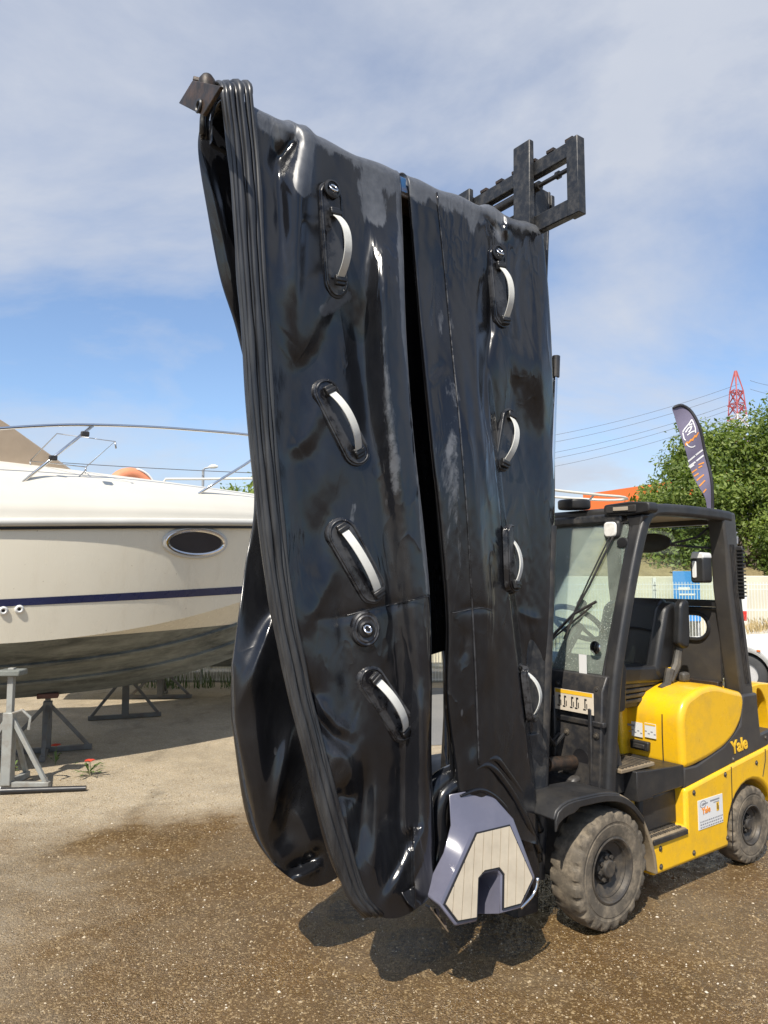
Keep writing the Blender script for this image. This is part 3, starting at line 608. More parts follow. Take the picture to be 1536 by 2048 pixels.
# step boxes, treads
pr('step_box', [(.33, .565), (.47, .565), (.47, .575), (.775, .58), (.775, .700), (.47, .715), (.33, .725)], -.3, .484, 'black_plastic', bevel=.02)
pr('step_box', [(.42, .355), (.775, .355), (.775, .568), (.42, .568)], -.3, .435, 'black_plastic', bevel=.025, seg=3)
st = bx('step_plate', (.59, .44, .350), (.325, .125, .016), 'mud_flap', bevel=.002)
m = MB()
for i in range(14):
    for j in range(3): m.box(K(.445+.0215*i, .40+.038*j, .362), (.012, .018, .012), Matrix.Rotation(.5*(i % 2), 3, 'Z'))
m.build('step_teeth', MT['rim'], st, smooth=False)
pr('step_edge', [(.43, .325), (.755, .325), (.755, .352), (.43, .352)], .499, .511, 'black_steel', bevel=.003)
m = MB(); m.box(K(.38, .28, .735), (.30, .36, .02)); ft = m.build('floor_plate', MT['mud_flap'], fk, bevel=.004)
m = MB()
for i in range(9): m.box(K(.26+.03*i, .28, .747), (.010, .34, .006))
m.build('tread_rib', MT['rim'], ft, smooth=False)
# chassis core and front cowl
pr('chassis', [(-.02, .16), (.46, .14), (.46, .70), (.30, .72), (.05, .70), (-.05, .55)], -.30, .30, 'black_steel', bevel=.02)
cowl = pr('front_cowl', [(.08, .60), (.155, .60), (.205, 1.18), (.235, 1.24), (.17, 1.24), (.125, 1.16)], -.44, .43, 'black_steel', bevel=.008)
bx('cowl_rib', (.10, .12, .86), (.03, .022, .5), 'black_steel'); bx('cowl_rib', (.10, .37, .84), (.03, .022, .46), 'black_steel')
bx('cowl_rib', (.115, .25, .99), (.03, .40, .03), 'black_steel')
mk = [(0, .045, .255, .020, 'yellow_print')]
for i, x in enumerate((-.10, -.062, -.012, .022, .078)):
    mk += [(x, -.005, .008, .045, 'black_print'), (x+.012, -.018, .006, .03, 'black_print'), (x+.004, .018, .016, .010, 'black_print'), (x-.004, -.035, .018, .008, 'black_print')]
sticker('pictogram_label', .094, .262, 1.095, .268, .115, 'cream_print', mk, face='front')
m = MB(); m.lathe([(0, 0), (.052, 0), (.052, .004), (.0, .004)], 20, lambda x, y, h: K(.098-h, .30+x, .795+y)); m.build('cowl_hole', MT['caulk'], fk)
# overhead guard
post = curve_pts([(.10, .60), (.165, .95), (.205, 1.20), (.29, 1.50), (.40, 1.82), (.485, 2.03)], 14)
def strip(pts, w):
    o = []; q = []
    for i, p in enumerate(pts):
        t = np.array(pts[min(i+1, len(pts)-1)])-np.array(pts[max(i-1, 0)]); t = t/np.linalg.norm(t); n = np.array([-t[1], t[0]]); o.append(tuple(p+n*w/2)); q.append(tuple(p-n*w/2))
    return o+q[::-1]
for s in (1, -1):
    pth = curve_pts([(.135, .60), (.175, .95), (.225, 1.24), (.30, 1.50), (.41, 1.83), (.50, 2.05), (.56, 2.135), (.66, 2.165), (.90, 2.172), (1.25, 2.168), (1.45, 2.158)], 40)
    lo, hi = (.385, .47) if s > 0 else (-.47, -.385)
    pr('guard_leg', strip(pth, .072), lo, hi, 'black_plastic', bevel=.022, seg=4)
    pr('rear_pillar', [(1.33, 2.185), (1.485, 2.19), (1.50, 2.0), (1.515, 1.7), (1.565, 1.4), (1.615, 1.06), (1.63, .86), (1.52, .86), (1.47, 1.06), (1.42, 1.4), (1.375, 1.7), (1.36, 2.0)], *((.35, .465) if s > 0 else (-.465, -.35)), 'charcoal', bevel=.016, seg=3)
    if s > 0:
        m = MB()
        for dz in (0, .018, .036): m.tube([K(1.405+dz, .468, 1.98), K(1.425+dz, .468, 1.7), K(1.475+dz, .468, 1.4), K(1.525+dz, .468, 1.09)], .0045, 6)
        m.build('pillar_seam', MT['black_steel'], fk)
        g = bx('vent_grille', (1.50, .47, 1.80), (.012, .05, .34), 'black_steel')
        m = MB()
        for i in range(14): m.box(K(1.492, .48, 1.65+.023*i), (.035, .05, .009))
        m.build('grille_slat', MT['black_plastic'], fk, smooth=False)
bx('guard_crossbar', (.57, 0, 2.150), (.10, .80, .075), 'black_plastic', bevel=.02); bx('guard_crossbar', (1.42, 0, 2.150), (.10, .72, .07), 'black_plastic', bevel=.02)
bx('front_visor', (.50, -.06, 2.118), (.07, .78, .055), 'mast_steel', bevel=.014)
bx('roof_panel', (.99, 0, 2.158), (.78, .78, .018), 'roof_liner', bevel=.002)
for i in range(4): bx('roof_bar', (.66+.2*i, 0, 2.185), (.05, .80, .030), 'black_plastic')
lb = pr('light_bar', rounded([(.215, 2.135), (.40, 2.128), (.525, 2.140), (.525, 2.195), (.40, 2.208), (.215, 2.200)], .02, 3), .455, .545, 'black_plastic', mp=front, bevel=.008)
pr('light_lens', [(.24, 2.150), (.44, 2.146), (.44, 2.186), (.24, 2.188)], .448, .457, 'charcoal', parent=lb, mp=front, bevel=.003)
pr('light_reflector', [(.29, 2.158), (.39, 2.156), (.39, 2.178), (.29, 2.180)], .443, .450, 'roof_liner', parent=lb, mp=front, bevel=.002)
pr('corner_bracket', [(.355, 2.13), (.475, 2.13), (.43, 2.0), (.405, 1.99)], .47, .54, 'black_plastic', mp=front, bevel=.01)
wlmp = pr('work_lamp', rounded([(.215, 1.995), (.325, 1.995), (.33, 2.105), (.215, 2.108)], .03, 4), .445, .525, 'black_plastic', mp=front, bevel=.014)
pr('lens', rounded([(.226, 2.006), (.312, 2.006), (.316, 2.094), (.226, 2.097)], .03, 4), .434, .450, 'lamp_glass', parent=wlmp, mp=front, bevel=.008)
m = MB(); m.tube([K(.50, .28, 2.10), K(.53, .31, 2.14)], .016, 8); m.build('bracket', MT['black_steel'], wlmp)
# windscreen with rubber frame and wiper, driver's station behind it
def wsp(l, q): return K(.195+.295*q, l, 1.235+.855*q)
m = MB(); off = Vector(K(.006, 0, -.002))
P = [Vector(wsp(-.385, 0)), Vector(wsp(.385, 0)), Vector(wsp(.385, 1)), Vector(wsp(-.385, 1))]
m.add(P+[p+off for p in P], [(0,1,2,3), (7,6,5,4), (0,4,5,1), (1,5,6,2), (2,6,7,3), (3,7,4,0)]); ws = m.build('windscreen', MT['windscreen'], fk, smooth=False)
m = MB(); m.tube(P+[P[0]], .012, 6); m.build('windscreen_seal', MT['black_plastic'], fk)
o2 = Vector(K(-.02, 0, .005))
def wq(l, q): return Vector(wsp(l, q))+o2
m = MB(); m.tube([wq(.30, .93), wq(.19, .57), wq(.115, .37)], .007, 6); m.tube([wq(.275, .93), wq(.175, .60), wq(.115, .37)], .005, 6)
m.tube([wq(.26, .46), wq(.115, .37), wq(-.02, .20), wq(-.12, .07)], .009, 6); m.tube([wq(.235, .43), wq(.02, .22), wq(-.10, .06)], .006, 6); m.tube([wq(.15, .50), wq(.11, .33), wq(.085, .2)], .008, 6)
m.build('wiper', MT['black_steel'], fk)
m = MB(); m.lathe([(0, -.01), (.05, -.006), (.058, .0), (.05, .01), (0, .014)], 20, lambda x, y, h: Vector(wsp(.355, .86))+Vector(K(-h-.008, x*.7, y*.55))); m.build('wiper_motor', MT['black_plastic'], fk)
m = MB(); m.tube([K(.215, 0, 1.15), K(.36, 0, 1.36), K(.47, 0, 1.48)], .035, 10); m.build('steering_column', MT['black_plastic'], fk)
m = MB(); c = Vector(K(.48, -.02, 1.49)); ax = Vector(K(.62, 0, .75)).normalized(); u = Vector((0, 1, 0)); w = ax.cross(u)
m.tube([c+(u*math.cos(a)+w*math.sin(a))*.165 for a in np.linspace(0, 2*math.pi, 33)[:-1]], .017, 8, closed=True)
for a in (.3, 2.4, 4.5): m.tube([c, c+(u*math.cos(a)+w*math.sin(a))*.165], .012, 6)
m.build('steering_wheel', MT['black_plastic'], fk)
m = MB(); k = c+(u*math.cos(2.2)+w*math.sin(2.2))*.165; m.lathe([(.0, 0), (.022, 0), (.022, .02), (.032, .04), (.026, .065), (0, .072)], 12, lambda x, y, h: k+u*x+w*y+ax*h); m.build('steering_knob', MT['black_plastic'], fk)
pr('dashboard', rounded([(.22, 1.02), (.24, 1.27), (.34, 1.33), (.44, 1.27), (.42, 1.02)], .03, 3), -.36, .36, 'black_plastic', bevel=.015)
for i in range(3): m = MB(); m.tube([K(.40, -.22-.05*i, 1.25), K(.42, -.22-.05*i, 1.42)], .008, 6); m.tube([K(.42, -.22-.05*i, 1.42), K(.425, -.22-.05*i, 1.46)], .016, 8); m.build('control_lever', MT['black_steel'], fk)
m = MB(); m.lathe([(0, -.012), (.032, -.012), (.036, 0), (.02, .008), (0, .008)], 16, lambda x, y, h: K(.20-h, .33+x, 1.385+y)); m.build('round_mirror', MT['chrome'], fk)
sticker('windscreen_sticker', .178, .262, 1.29, .052, .105, 'white_print', [], face='front')
m = MB(); m.lathe([(0, 0), (.095, 0), (.10, .012), (.10, .05), (.092, .058), (0, .06)], 28, lambda x, y, h: K(.50+x, -.04+y, 2.195+h)); m.build('roof_beacon', MT['black_plastic'], fk, bevel=.003)
# seat
seat = pr('seat', rounded([(.55, 1.135), (.545, 1.22), (.60, 1.245), (.95, 1.225), (1.02, 1.19), (1.02, 1.12)], .03, 3), -.235, .235, 'vinyl', bevel=.03, seg=4)
bk = [(.93, 1.17), (.97, 1.14), (1.06, 1.15), (1.10, 1.40), (1.155, 1.58), (1.145, 1.625), (1.09, 1.64), (1.05, 1.60), (.985, 1.38)]
pr('seat_back', rounded(bk, .03, 3), -.17, .17, 'vinyl', bevel=.018, seg=3)
for s in (1, -1):
    lo, hi = (.150, .245) if s > 0 else (-.245, -.150)
    pr('seat_bolster', rounded([(.885, 1.19), (.95, 1.12), (1.075, 1.14), (1.12, 1.40), (1.17, 1.57), (1.15, 1.61), (1.09, 1.615), (1.02, 1.58), (.95, 1.38)], .03, 3), lo, hi, 'vinyl', bevel=.032, seg=4)
m = MB(); m.tube([K(1.0, -.15, 1.43), K(.985, -.08, 1.445), K(.982, 0, 1.45), K(.985, .08, 1.445), K(1.0, .15, 1.43)], .007, 6); m.build('seat_seam', MT['caulk'], fk)
for i in range(4): pr('seat_bellows', rounded([(.555+.006*i, 1.015+.031*i), (1.03-.006*i, 1.015+.031*i), (1.03-.006*i, 1.040+.031*i), (.555+.006*i, 1.040+.031*i)], .008, 2), -.215, .215, 'bellows', bevel=.009)
bx('seat_base', (.80, 0, 1.005), (.50, .40, .03), 'black_plastic')
pr('arm_rest', rounded([(1.06, 1.335), (1.03, 1.36), (1.06, 1.60), (1.10, 1.635), (1.15, 1.625), (1.155, 1.40), (1.13, 1.32)], .03, 3), .262, .325, 'vinyl', bevel=.02, seg=3)
m = MB(); m.tube([K(.98, .27, 1.13), K(1.06, .275, 1.22), K(1.09, .28, 1.34)], [.03, .03, .022], 8); m.build('arm_bracket', MT['bellows'], fk, smooth=True)
m = MB(); m.tube([K(.90, .26, 1.09), K(.96, .27, 1.11), K(1.0, .27, 1.20)], [.018, .026, .03], 8); m.build('seat_lever', MT['bellows'], fk)
m = MB(); m.tube([K(1.02, .255, 1.21), K(1.01, .262, 1.12), K(1.04, .262, 1.03)], .012, 6); m.build('seat_belt', MT['yellow_print'], fk)
bx('buckle', (1.10, .30, 1.15), (.07, .05, .06), 'bellows', bevel=.015)
# rear panel with an oval window, rear glass, mirror, extinguisher box
pan = MB(); outer = [(-.38, 1.13), (.365, 1.13), (.365, 1.60), (-.38, 1.60)]
def oval(l0, l1, z0, z1, r, n=6):
    o = []
    for cx, cz, a0 in ((l1-r, z1-r, 0), (l0+r, z1-r, 90), (l0+r, z0+r, 180), (l1-r, z0+r, 270)):
        for i in range(n+1): a = rad(a0+90*i/n); o.append((cx+r*math.cos(a), cz+r*math.sin(a)))
    return o
ov = oval(-.30, .285, 1.36, 1.53, .085); N = len(ov)
def ring_plate(ov, l0, l1, z0, z1, b0, b1, mat, name):
    q = []
    cx = (min(x for x, _ in ov)+max(x for x, _ in ov))/2; cz = (min(z for _, z in ov)+max(z for _, z in ov))/2
    for x, z in ov:
        dx, dz = x-cx, z-cz; ts = [((l1-cx)/dx if dx > 0 else (l0-cx)/dx) if abs(dx) > 1e-6 else 9e9, ((z1-cz)/dz if dz > 0 else (z0-cz)/dz) if abs(dz) > 1e-6 else 9e9]; t = min(ts); q.append((cx+dx*t, cz+dz*t))
    for cx_, cz_ in ((l0, z0), (l0, z1), (l1, z0), (l1, z1)): k_ = min(range(len(q)), key=lambda i: (q[i][0]-cx_)**2+(q[i][1]-cz_)**2); q[k_] = (cx_, cz_)
    m = MB(); n = len(ov); vs = []
    for b in (b0, b1): vs += [K(b, x, z) for x, z in ov]+[K(b, x, z) for x, z in q]
    fs = []
    for i in range(n):
        j = (i+1) % n; fs += [(i, j, n+j, n+i), (2*n+j, 2*n+i, 3*n+i, 3*n+j), (i, 2*n+i, 2*n+j, j), (n+i, n+j, 3*n+j, 3*n+i)]
    m.add(vs, fs); return m.build(name, MT[mat], fk, smooth=False)
ring_plate(ov, -.36, .355, 1.10, 1.575, 1.43, 1.452, 'charcoal', 'rear_panel')
m = MB(); m.tube([K(1.425, x, z) for x, z in ov], .014, 6, closed=True); m.build('window_seal', MT['black_plastic'], fk)
bx('rear_rail', (1.43, 0, 1.60), (.05, .72, .045), 'black_plastic'); bx('rear_rail', (1.43, 0, 1.565), (.03, .70, .012), 'mast_steel')
bx('rear_rail', (1.43, 0, 1.065), (.06, .70, .07), 'rusty_steel')
m = MB(); m.box(K(1.40, 0, 1.86), (.005, .70, .48)); m.build('rear_window', MT['rear_glass'], fk, smooth=False)
m = MB(); m.lathe([(0, -.03), (.11, -.03), (.15, -.018), (.155, 0), (.13, .02), (0, .03)], 30, lambda x, y, h: K(1.12+h*.7+y*.05, .07+x*1.05, 1.995+y*.42)); m.build('interior_mirror', MT['black_plastic'], fk)
m = MB(); m.tube([K(1.12, .20, 1.98), K(1.3, .30, 2.03), K(1.38, .345, 2.10)], .008, 6); m.tube([K(1.12, .20, 1.98), K(1.38, .35, 1.96)], .008, 6); m.build('mirror_arm', MT['black_steel'], fk)
eb = pr('control_box', rounded([(.305, 1.735), (.40, 1.735), (.40, 1.90), (.305, 1.90)], .02, 3), 1.20, 1.30, 'black_plastic', mp=front, bevel=.012)
pr('box_lid', rounded([(.305, 1.888), (.40, 1.888), (.395, 1.925), (.32, 1.935)], .01, 2), 1.20, 1.30, 'white_print', parent=eb, mp=front, bevel=.006)
pr('box_window', rounded([(.322, 1.765), (.350, 1.765), (.350, 1.875), (.322, 1.875)], .014, 4), 1.192, 1.203, 'white_print', parent=eb, mp=front, bevel=.004)
# wheels
def wheel(name, b, l, s, R_, W, rimr):
    sg = 1 if s > 0 else -1
    mp = lambda x, y, h: K(b+x, l+sg*h, R_+y)
    w2 = W/2; n = 132
    prof = [(rimr, -w2*.86), (rimr*1.12, -w2*.93), (R_*.80, -w2*.98), (R_*.90, -w2*.97), (R_*.945, -w2*.94), (R_*.985, -w2*.84), (R_, -w2*.62), (R_*1.004, -w2*.25), (R_*1.006, w2*.05), (R_*1.004, w2*.35), (R_, w2*.62), (R_*.985, w2*.84), (R_*.945, w2*.94), (R_*.90, w2*.97), (R_*.82, w2*.985), (R_*.80, w2*.95), (R_*.77, w2*.95), (R_*.76, w2*.975), (R_*.70, w2*.96), (rimr*1.12, w2*.93), (rimr, w2*.84)]
    groove = {4: .5, 5: .9, 6: .45, 7: .0, 9: .0, 10: .3, 11: .8, 12: 1.0, 13: .55}
    def md(i, k, r):
        ph = (k+(3 if i < 8 else 0)) % 6; d = groove.get(i, 0); return r-(.019*R_/.29*d if ph < 1.5 else 0)
    m = MB(); m.lathe(prof, n, mp, closed=True, mod=md); ty = m.build(name, MT['tyre'], fk, angle=30)
    m = MB(); rp = [(rimr*1.02, w2*.90), (rimr*1.06, w2*.93), (rimr*1.00, w2*.96), (rimr*.95, w2*.90), (rimr*.90, w2*.66), (rimr*.86, w2*.66), (rimr*.84, w2*.50), (rimr*.60, w2*.36), (rimr*.55, w2*.34), (rimr*.52, w2*.15), (.03, w2*.15)]
    m.lathe(rp, 48, mp); m.build('rim', MT['rim'], ty, angle=30)
    m = MB(); m.lathe([(.0, w2*.75), (rimr*.24, w2*.75), (rimr*.28, w2*.70), (rimr*.30, w2*.5), (rimr*.44, w2*.45), (rimr*.46, w2*.12)], 28, mp)
    for k in range(8):
        a = k*math.pi/4+.2; m.lathe([(0, w2*.62), (.011, w2*.62), (.012, w2*.40)], 6, lambda x, y, h: mp(x+math.cos(a)*rimr*.38, y+math.sin(a)*rimr*.38, h))
    m.build('hub', MT['rim'], ty, angle=30); return ty
wheel('front_wheel', .045, .445, 1, .292, .185, .155); wheel('front_wheel', .045, -.445, -1, .292, .185, .155)
wheel('rear_wheel', 1.475, .425, 1, .232, .15, .115); wheel('rear_wheel', 1.475, -.425, -1, .232, .15, .115)
m = MB(); m.tube([K(.045, -.40, .292), K(.045, .40, .292)], .07, 12); m.build('front_axle', MT['black_steel'], fk); m = MB(); m.tube([K(1.475, -.38, .232), K(1.475, .38, .232)], .05, 12); m.build('rear_axle', MT['black_steel'], fk)
# front mudguards
fp = [(-.40, .625), (-.375, .665), (-.30, .69), (-.16, .69), (-.02, .682), (.10, .655), (.20, .60), (.29, .51), (.355, .40), (.40, .29), (.415, .19)]
for s in (1, -1):
    lo, hi = (.30, .545) if s > 0 else (-.545, -.30)
    pr('mudguard', strip(curve_pts(fp[:6], 14), .022), lo, hi, 'black_plastic', bevel=.007)
    pr('mudguard', strip(curve_pts(fp[5:], 14), .020), lo, hi-.012 if s > 0 else hi, 'mud_flap', bevel=.006)
    q = curve_pts(fp[:8], 20); lip = [tuple(p) for p in q]+[tuple(p+np.array([.0, -.035-.02*(1 if p[0] < -.25 else 0)])) for p in q[::-1]]
    pr('mudguard_lip', lip, *((.538, .552) if s > 0 else (-.552, -.538)), 'black_plastic', bevel=.004)
    pr('inner_guard', [(.28, .50), (.42, .56), (.46, .34), (.445, .19), (.40, .18)], *((.20, .40) if s > 0 else (-.40, -.20)), 'dull_yellow', bevel=.006)
    pr('guard_brace', [(.20, .60), (.235, 1.02), (.25, 1.02), (.36, .60)], *((.36, .40) if s > 0 else (-.40, -.36)), 'charcoal', bevel=.004)
# ---- mast, tilted back 4.5 degrees about its foot
TL = math.tan(rad(4.5))
def mz(b, l, z): return Vector(K(b+TL*(z-.3), l, z))
MB0 = -.345
def mbar(name, b, l, z0, z1, db, dl, mat='mast_steel'):
    m = MB(); m.bar(mz(b, l, z0), mz(b, l, z1), dl, db, up=(1, 0, 0)); return m.build(name, MT[mat], fk, bevel=.006)
for s in (1, -1):
    mbar('outer_mast', MB0+.01, s*.29, .10, 2.28, .15, .05); mbar('outer_mast', MB0+.075, s*.265, .10, 2.28, .02, .10); mbar('outer_mast', MB0-.06, s*.265, .10, 2.28, .02, .07)
    mbar('inner_mast', MB0-.01, s*.235, 1.70, 3.98, .13, .035); mbar('inner_mast', MB0+.045, s*.22, 1.70, 3.98, .018, .07)
    m = MB(); m.tube([mz(MB0+.10, s*.295, .25), mz(MB0+.10, s*.295, 2.05)], .034, 12); m.build('lift_cylinder', MT['black_steel'], fk)
    m = MB(); m.tube([mz(MB0+.10, s*.295, 2.05), mz(MB0+.10, s*.295, 2.90)], .012, 10); m.build('lift_rod', MT['chrome'], fk)
    m = MB(); m.tube([mz(MB0+.10, s*.295, 2.88), mz(MB0+.10, s*.295, 3.00)], .022, 10); m.build('rod_head', MT['black_steel'], fk)
    m = MB(); m.tube([mz(MB0-.02, s*.10, .6), mz(MB0-.02, s*.10, 3.75)], .010, 6); m.build('lift_chain', MT['rusty_steel'], fk)
    m = MB(); m.tube([K(-.26, s*.25, .80), K(-.10, s*.25, .785)], .022, 10); m.tube([K(-.12, s*.25, .785), K(.10, s*.25, .765)], .038, 12); m.build('tilt_cylinder', MT['rusty_steel'], fk)
    m = MB(); m.tube([K(-.27, s*.20, .80), K(-.27, s*.30, .80)], .042, 12); m.build('tilt_pin', MT['mast_steel'], fk)
for z, w in ((.35, .62), (1.15, .62), (2.2, .62)): m = MB(); m.bar(mz(MB0+.085, -w/2, z), mz(MB0+.085, w/2, z), .03, .12); m.build('mast_crossbeam', MT['mast_steel'], fk, bevel=.006)
for z in (1.85, 3.9): m = MB(); m.bar(mz(MB0+.06, -.27, z), mz(MB0+.06, .27, z), .03, .11); m.build('mast_crossbeam', MT['mast_steel'], fk, bevel=.006)
pr('mast_bracket', [(-.36, .58), (-.22, .70), (-.20, .86), (-.26, .98), (-.36, .98)], .30, .33, 'mast_steel', bevel=.006)
m = MB(); m.tube([K(-.13, .285, 1.93), K(-.12, .31, 1.90), K(-.125, .31, 1.84)], .016, 8); m.build('hose_clamp', MT['black_plastic'], fk)
m = MB()
for dl in (0, .03): m.tube([mz(MB0+.13, .28-dl, 2.05), mz(MB0+.14, .28-dl, 1.4), mz(MB0+.16, .26-dl, .95), K(.0, .20-dl, .86), K(.10, .18-dl, .90)], .011, 6)
m.build('hydraulic_hose', MT['black_plastic'], fk)
# carriage and forks, high up under the boat
CB = -.16
for z, h in ((4.04, .085), (3.72, .095)): m = MB(); m.bar(K(CB, -.55, z), K(CB, .585, z), .05, h); m.build('carriage_bar', MT['mast_steel'], fk, bevel=.006)
for s in (1, -1): bx('carriage_plate', (CB-.005, s*.565, 3.875), (.06, .075, .42), 'mast_steel', bevel=.004)
bx('carriage_stile', (CB+.05, .15, 3.88), (.05, .05, .40), 'mast_steel'); bx('carriage_stile', (CB+.05, -.15, 3.88), (.05, .05, .40), 'mast_steel')
m = MB(); m.tube([K(CB+.015, -.50, 3.955), K(CB+.015, .30, 3.955)], .026, 12); m.tube([K(CB+.015, .30, 3.955), K(CB+.015, .55, 3.955)], .013, 10); m.tube([K(CB+.015, .42, 3.955), K(CB+.015, .44, 3.955)], .022, 10); m.build('shift_cylinder', MT['black_steel'], fk)
for i in range(9): m = MB(); m.box(K(CB-.01, -.50+.13*i, 4.090), (.035, .05, .016)); m.build('bar_notch', MT['rusty_steel'], fk, smooth=False)
pr('fork', [(CB-.075, 3.66), (CB-.03, 3.66), (CB-.03, 4.20), (CB-.065, 4.20)], .175, .30, 'mast_steel', bevel=.006)
pr('fork', [(CB-.075, 3.62), (CB-.03, 3.62), (CB-.03, 4.13), (CB-.065, 4.13)], -.31, -.19, 'mast_steel', bevel=.006)
pr('fork_blade', [(CB-.04, 3.63), (CB-.04, 3.585), (-1.15, 3.60), (-1.15, 3.615)], .18, .30, 'rusty_steel', bevel=.004)
pr('fork_blade', [(CB-.04, 3.63), (CB-.04, 3.585), (-1.15, 3.60), (-1.15, 3.615)], -.31, -.19, 'rusty_steel', bevel=.004)
# ------------------------------------------------------------------ the deflated boat hung over the fork beam, in the forklift's frame (b, l, z)
CAMF = np.array([(-FO) @ FR, (-FO) @ FL, CAM_H])
def rayF(px, py): r = ray(np.asarray(px, float), np.asarray(py, float)); return np.stack([r @ FR, r @ FL, r[..., 2]], -1)
def onl(px, py, l):
    r = rayF(px, py); t = (l-CAMF[1])/r[..., 1]; return CAMF+r*t[..., None]
def kf(p): return (p[0], -p[1], p[2])
ib = thing('inflatable_boat', 'deflated glossy black rubber boat hung folded over the raised forks', 'inflatable boat', tuple(FO), FRZ)
LREF = .38
def plane_pts(poly): P = np.array(poly, float); q = onl(P[:, 0], P[:, 1], LREF); return q[:, [0, 2]]
def sdist(B, Z, poly):
    """distance, side and run (0..1) of points to a polyline on the hanging plane"""
    P = plane_pts(poly); best = np.full(B.shape, 9e9); sg = np.zeros(B.shape); tt = np.zeros(B.shape)
    L = np.r_[0, np.cumsum(np.linalg.norm(np.diff(P, axis=0), axis=1))]
    for i in range(len(P)-1):
        d = P[i+1]-P[i]; n2 = d @ d; t = np.clip(((B-P[i, 0])*d[0]+(Z-P[i, 1])*d[1])/n2, 0, 1); ex, ez = B-P[i, 0]-t*d[0], Z-P[i, 1]-t*d[1]
        q = np.hypot(ex, ez); s = np.sign(ex*d[1]-ez*d[0]); m = q < best; best = np.where(m, q, best); sg = np.where(m, s, sg); tt = np.where(m, (L[i]+t*(L[i+1]-L[i]))/L[-1], tt)
    return best, sg, tt
def sstep(x): x = np.clip(x, 0, 1); return x*x*(3-2*x)
# fold list: polyline (grid), width on each side, height; positive = ridge, negative = valley.  4th: 's' = step (the far side drops)
PXM = .0026
def folds(B, Z, F):
    sh = B.shape; B = B.ravel(); Z = Z.ravel(); h = np.zeros(B.shape)
    for f in F:
        poly, wl, wr, amp = f[:4]; kind = f[4] if len(f) > 4 else 'g'; cp = curve_pts(poly, max(int(len(poly)*2.2), 6))
        if kind == 'g':
            pp = plane_pts(cp); mg = 6*max(wl, wr)*PXM
            m = (B > pp[:, 0].min()-mg) & (B < pp[:, 0].max()+mg) & (Z > pp[:, 1].min()-mg) & (Z < pp[:, 1].max()+mg)
            if not m.any(): continue
            d, s, t = sdist(B[m], Z[m], cp); w = np.where(s > 0, wl, wr)*PXM*1.6; x = d/w
            h[m] += amp*.85*np.exp(-(np.sqrt(x*x+.12)-.346)*1.45)*sstep(1.25-x/4.5)*sstep(np.minimum(t, 1-t)*2.6)
        else:
            d, s, t = sdist(B, Z, cp); h += amp*sstep(.5-s*d/(wl*PXM)*.5)*sstep(t/max(f[5], 1e-3))
    return h.reshape(sh)
def vnoise(B, Z, kb, kz, seed, n=5):
    r = np.random.default_rng(seed); o = np.zeros(B.shape)
    for i in range(n):
        a, b, p, q = kb*(.5+r.random()), kz*(.4+r.random()), r.random()*6.28, r.random()*6.28; o += np.sin(a*B+p+1.3*np.sin(b*Z+q))/(i+1.5)
    return o/1.5
FL_FOLDS = [
  ([(752, 400), (748, 600), (758, 800), (785, 1000), (806, 1200), (822, 1400), (826, 1650)], 29, 29, .098, 's', .14), ([(596, 380), (590, 560), (598, 820), (614, 1020), (636, 1220), (664, 1400)], 48, 56, -.060),
  ([(518, 300), (530, 600), (548, 900), (580, 1200), (640, 1480)], 10, 12, .024),
  ([(612, 150), (618, 262), (610, 320), (598, 410), (592, 560), (590, 760)], 24, 15, .080), ([(536, 150), (548, 300), (560, 420), (566, 600)], 14, 14, -.040), ([(602, 240), (582, 285), (556, 318), (528, 340)], 8, 12, -.050),
  ([(702, 540), (676, 610), (650, 680), (604, 742), (540, 762)], 16, 40, -.030), ([(672, 530), (632, 640), (594, 710), (545, 738)], 26, 12, .026),
  ([(705, 540), (712, 680), (728, 800), (742, 960)], 24, 22, -.036),
  ([(650, 770), (628, 850), (596, 892), (545, 905)], 12, 16, .022), ([(668, 790), (650, 860), (618, 915), (555, 940)], 18, 22, -.020),
  ([(712, 930), (670, 1000), (636, 1070), (610, 1150)], 24, 22, -.016), ([(700, 880), (706, 1000), (730, 1180), (764, 1380), (772, 1600)], 40, 34, .022), ([(640, 960), (640, 1120), (660, 1300), (690, 1440)], 30, 26, -.026),
  ([(672, 1110), (640, 1200), (600, 1262), (575, 1270)], 28, 12, .024), ([(655, 1080), (680, 1230), (692, 1360), (716, 1500)], 18, 20, -.036),
  ([(585, 1238), (680, 1236), (770, 1212), (870, 1190)], 5, 6, -.010),
  ([(585, 1320), (640, 1440), (690, 1488), (728, 1494)], 8, 18, -.060), ([(620, 1380), (670, 1448), (720, 1474)], 14, 8, .046),
  ([(650, 1490), (690, 1520), (715, 1590)], 16, 12, .045), ([(660, 1580), (692, 1592), (722, 1596)], 8, 8, -.026), ([(668, 1600), (692, 1640), (704, 1720)], 12, 10, .026), ([(728, 1480), (726, 1600), (708, 1760)], 14, 16, -.048),
  ([(806, 1480), (800, 1600), (786, 1730)], 26, 22, -.024), ([(855, 1630), (818, 1716), (782, 1784), (750, 1836)], 14, 16, .026), ([(832, 1630), (804, 1710), (768, 1776), (740, 1806)], 14, 14, -.022), ([(862, 1680), (834, 1745), (795, 1812)], 12, 14, .018),
  ([(750, 1500), (752, 1640), (742, 1790)], 8, 10, .020), ([(838, 1340), (848, 1450), (852, 1600)], 20, 12, .024)]
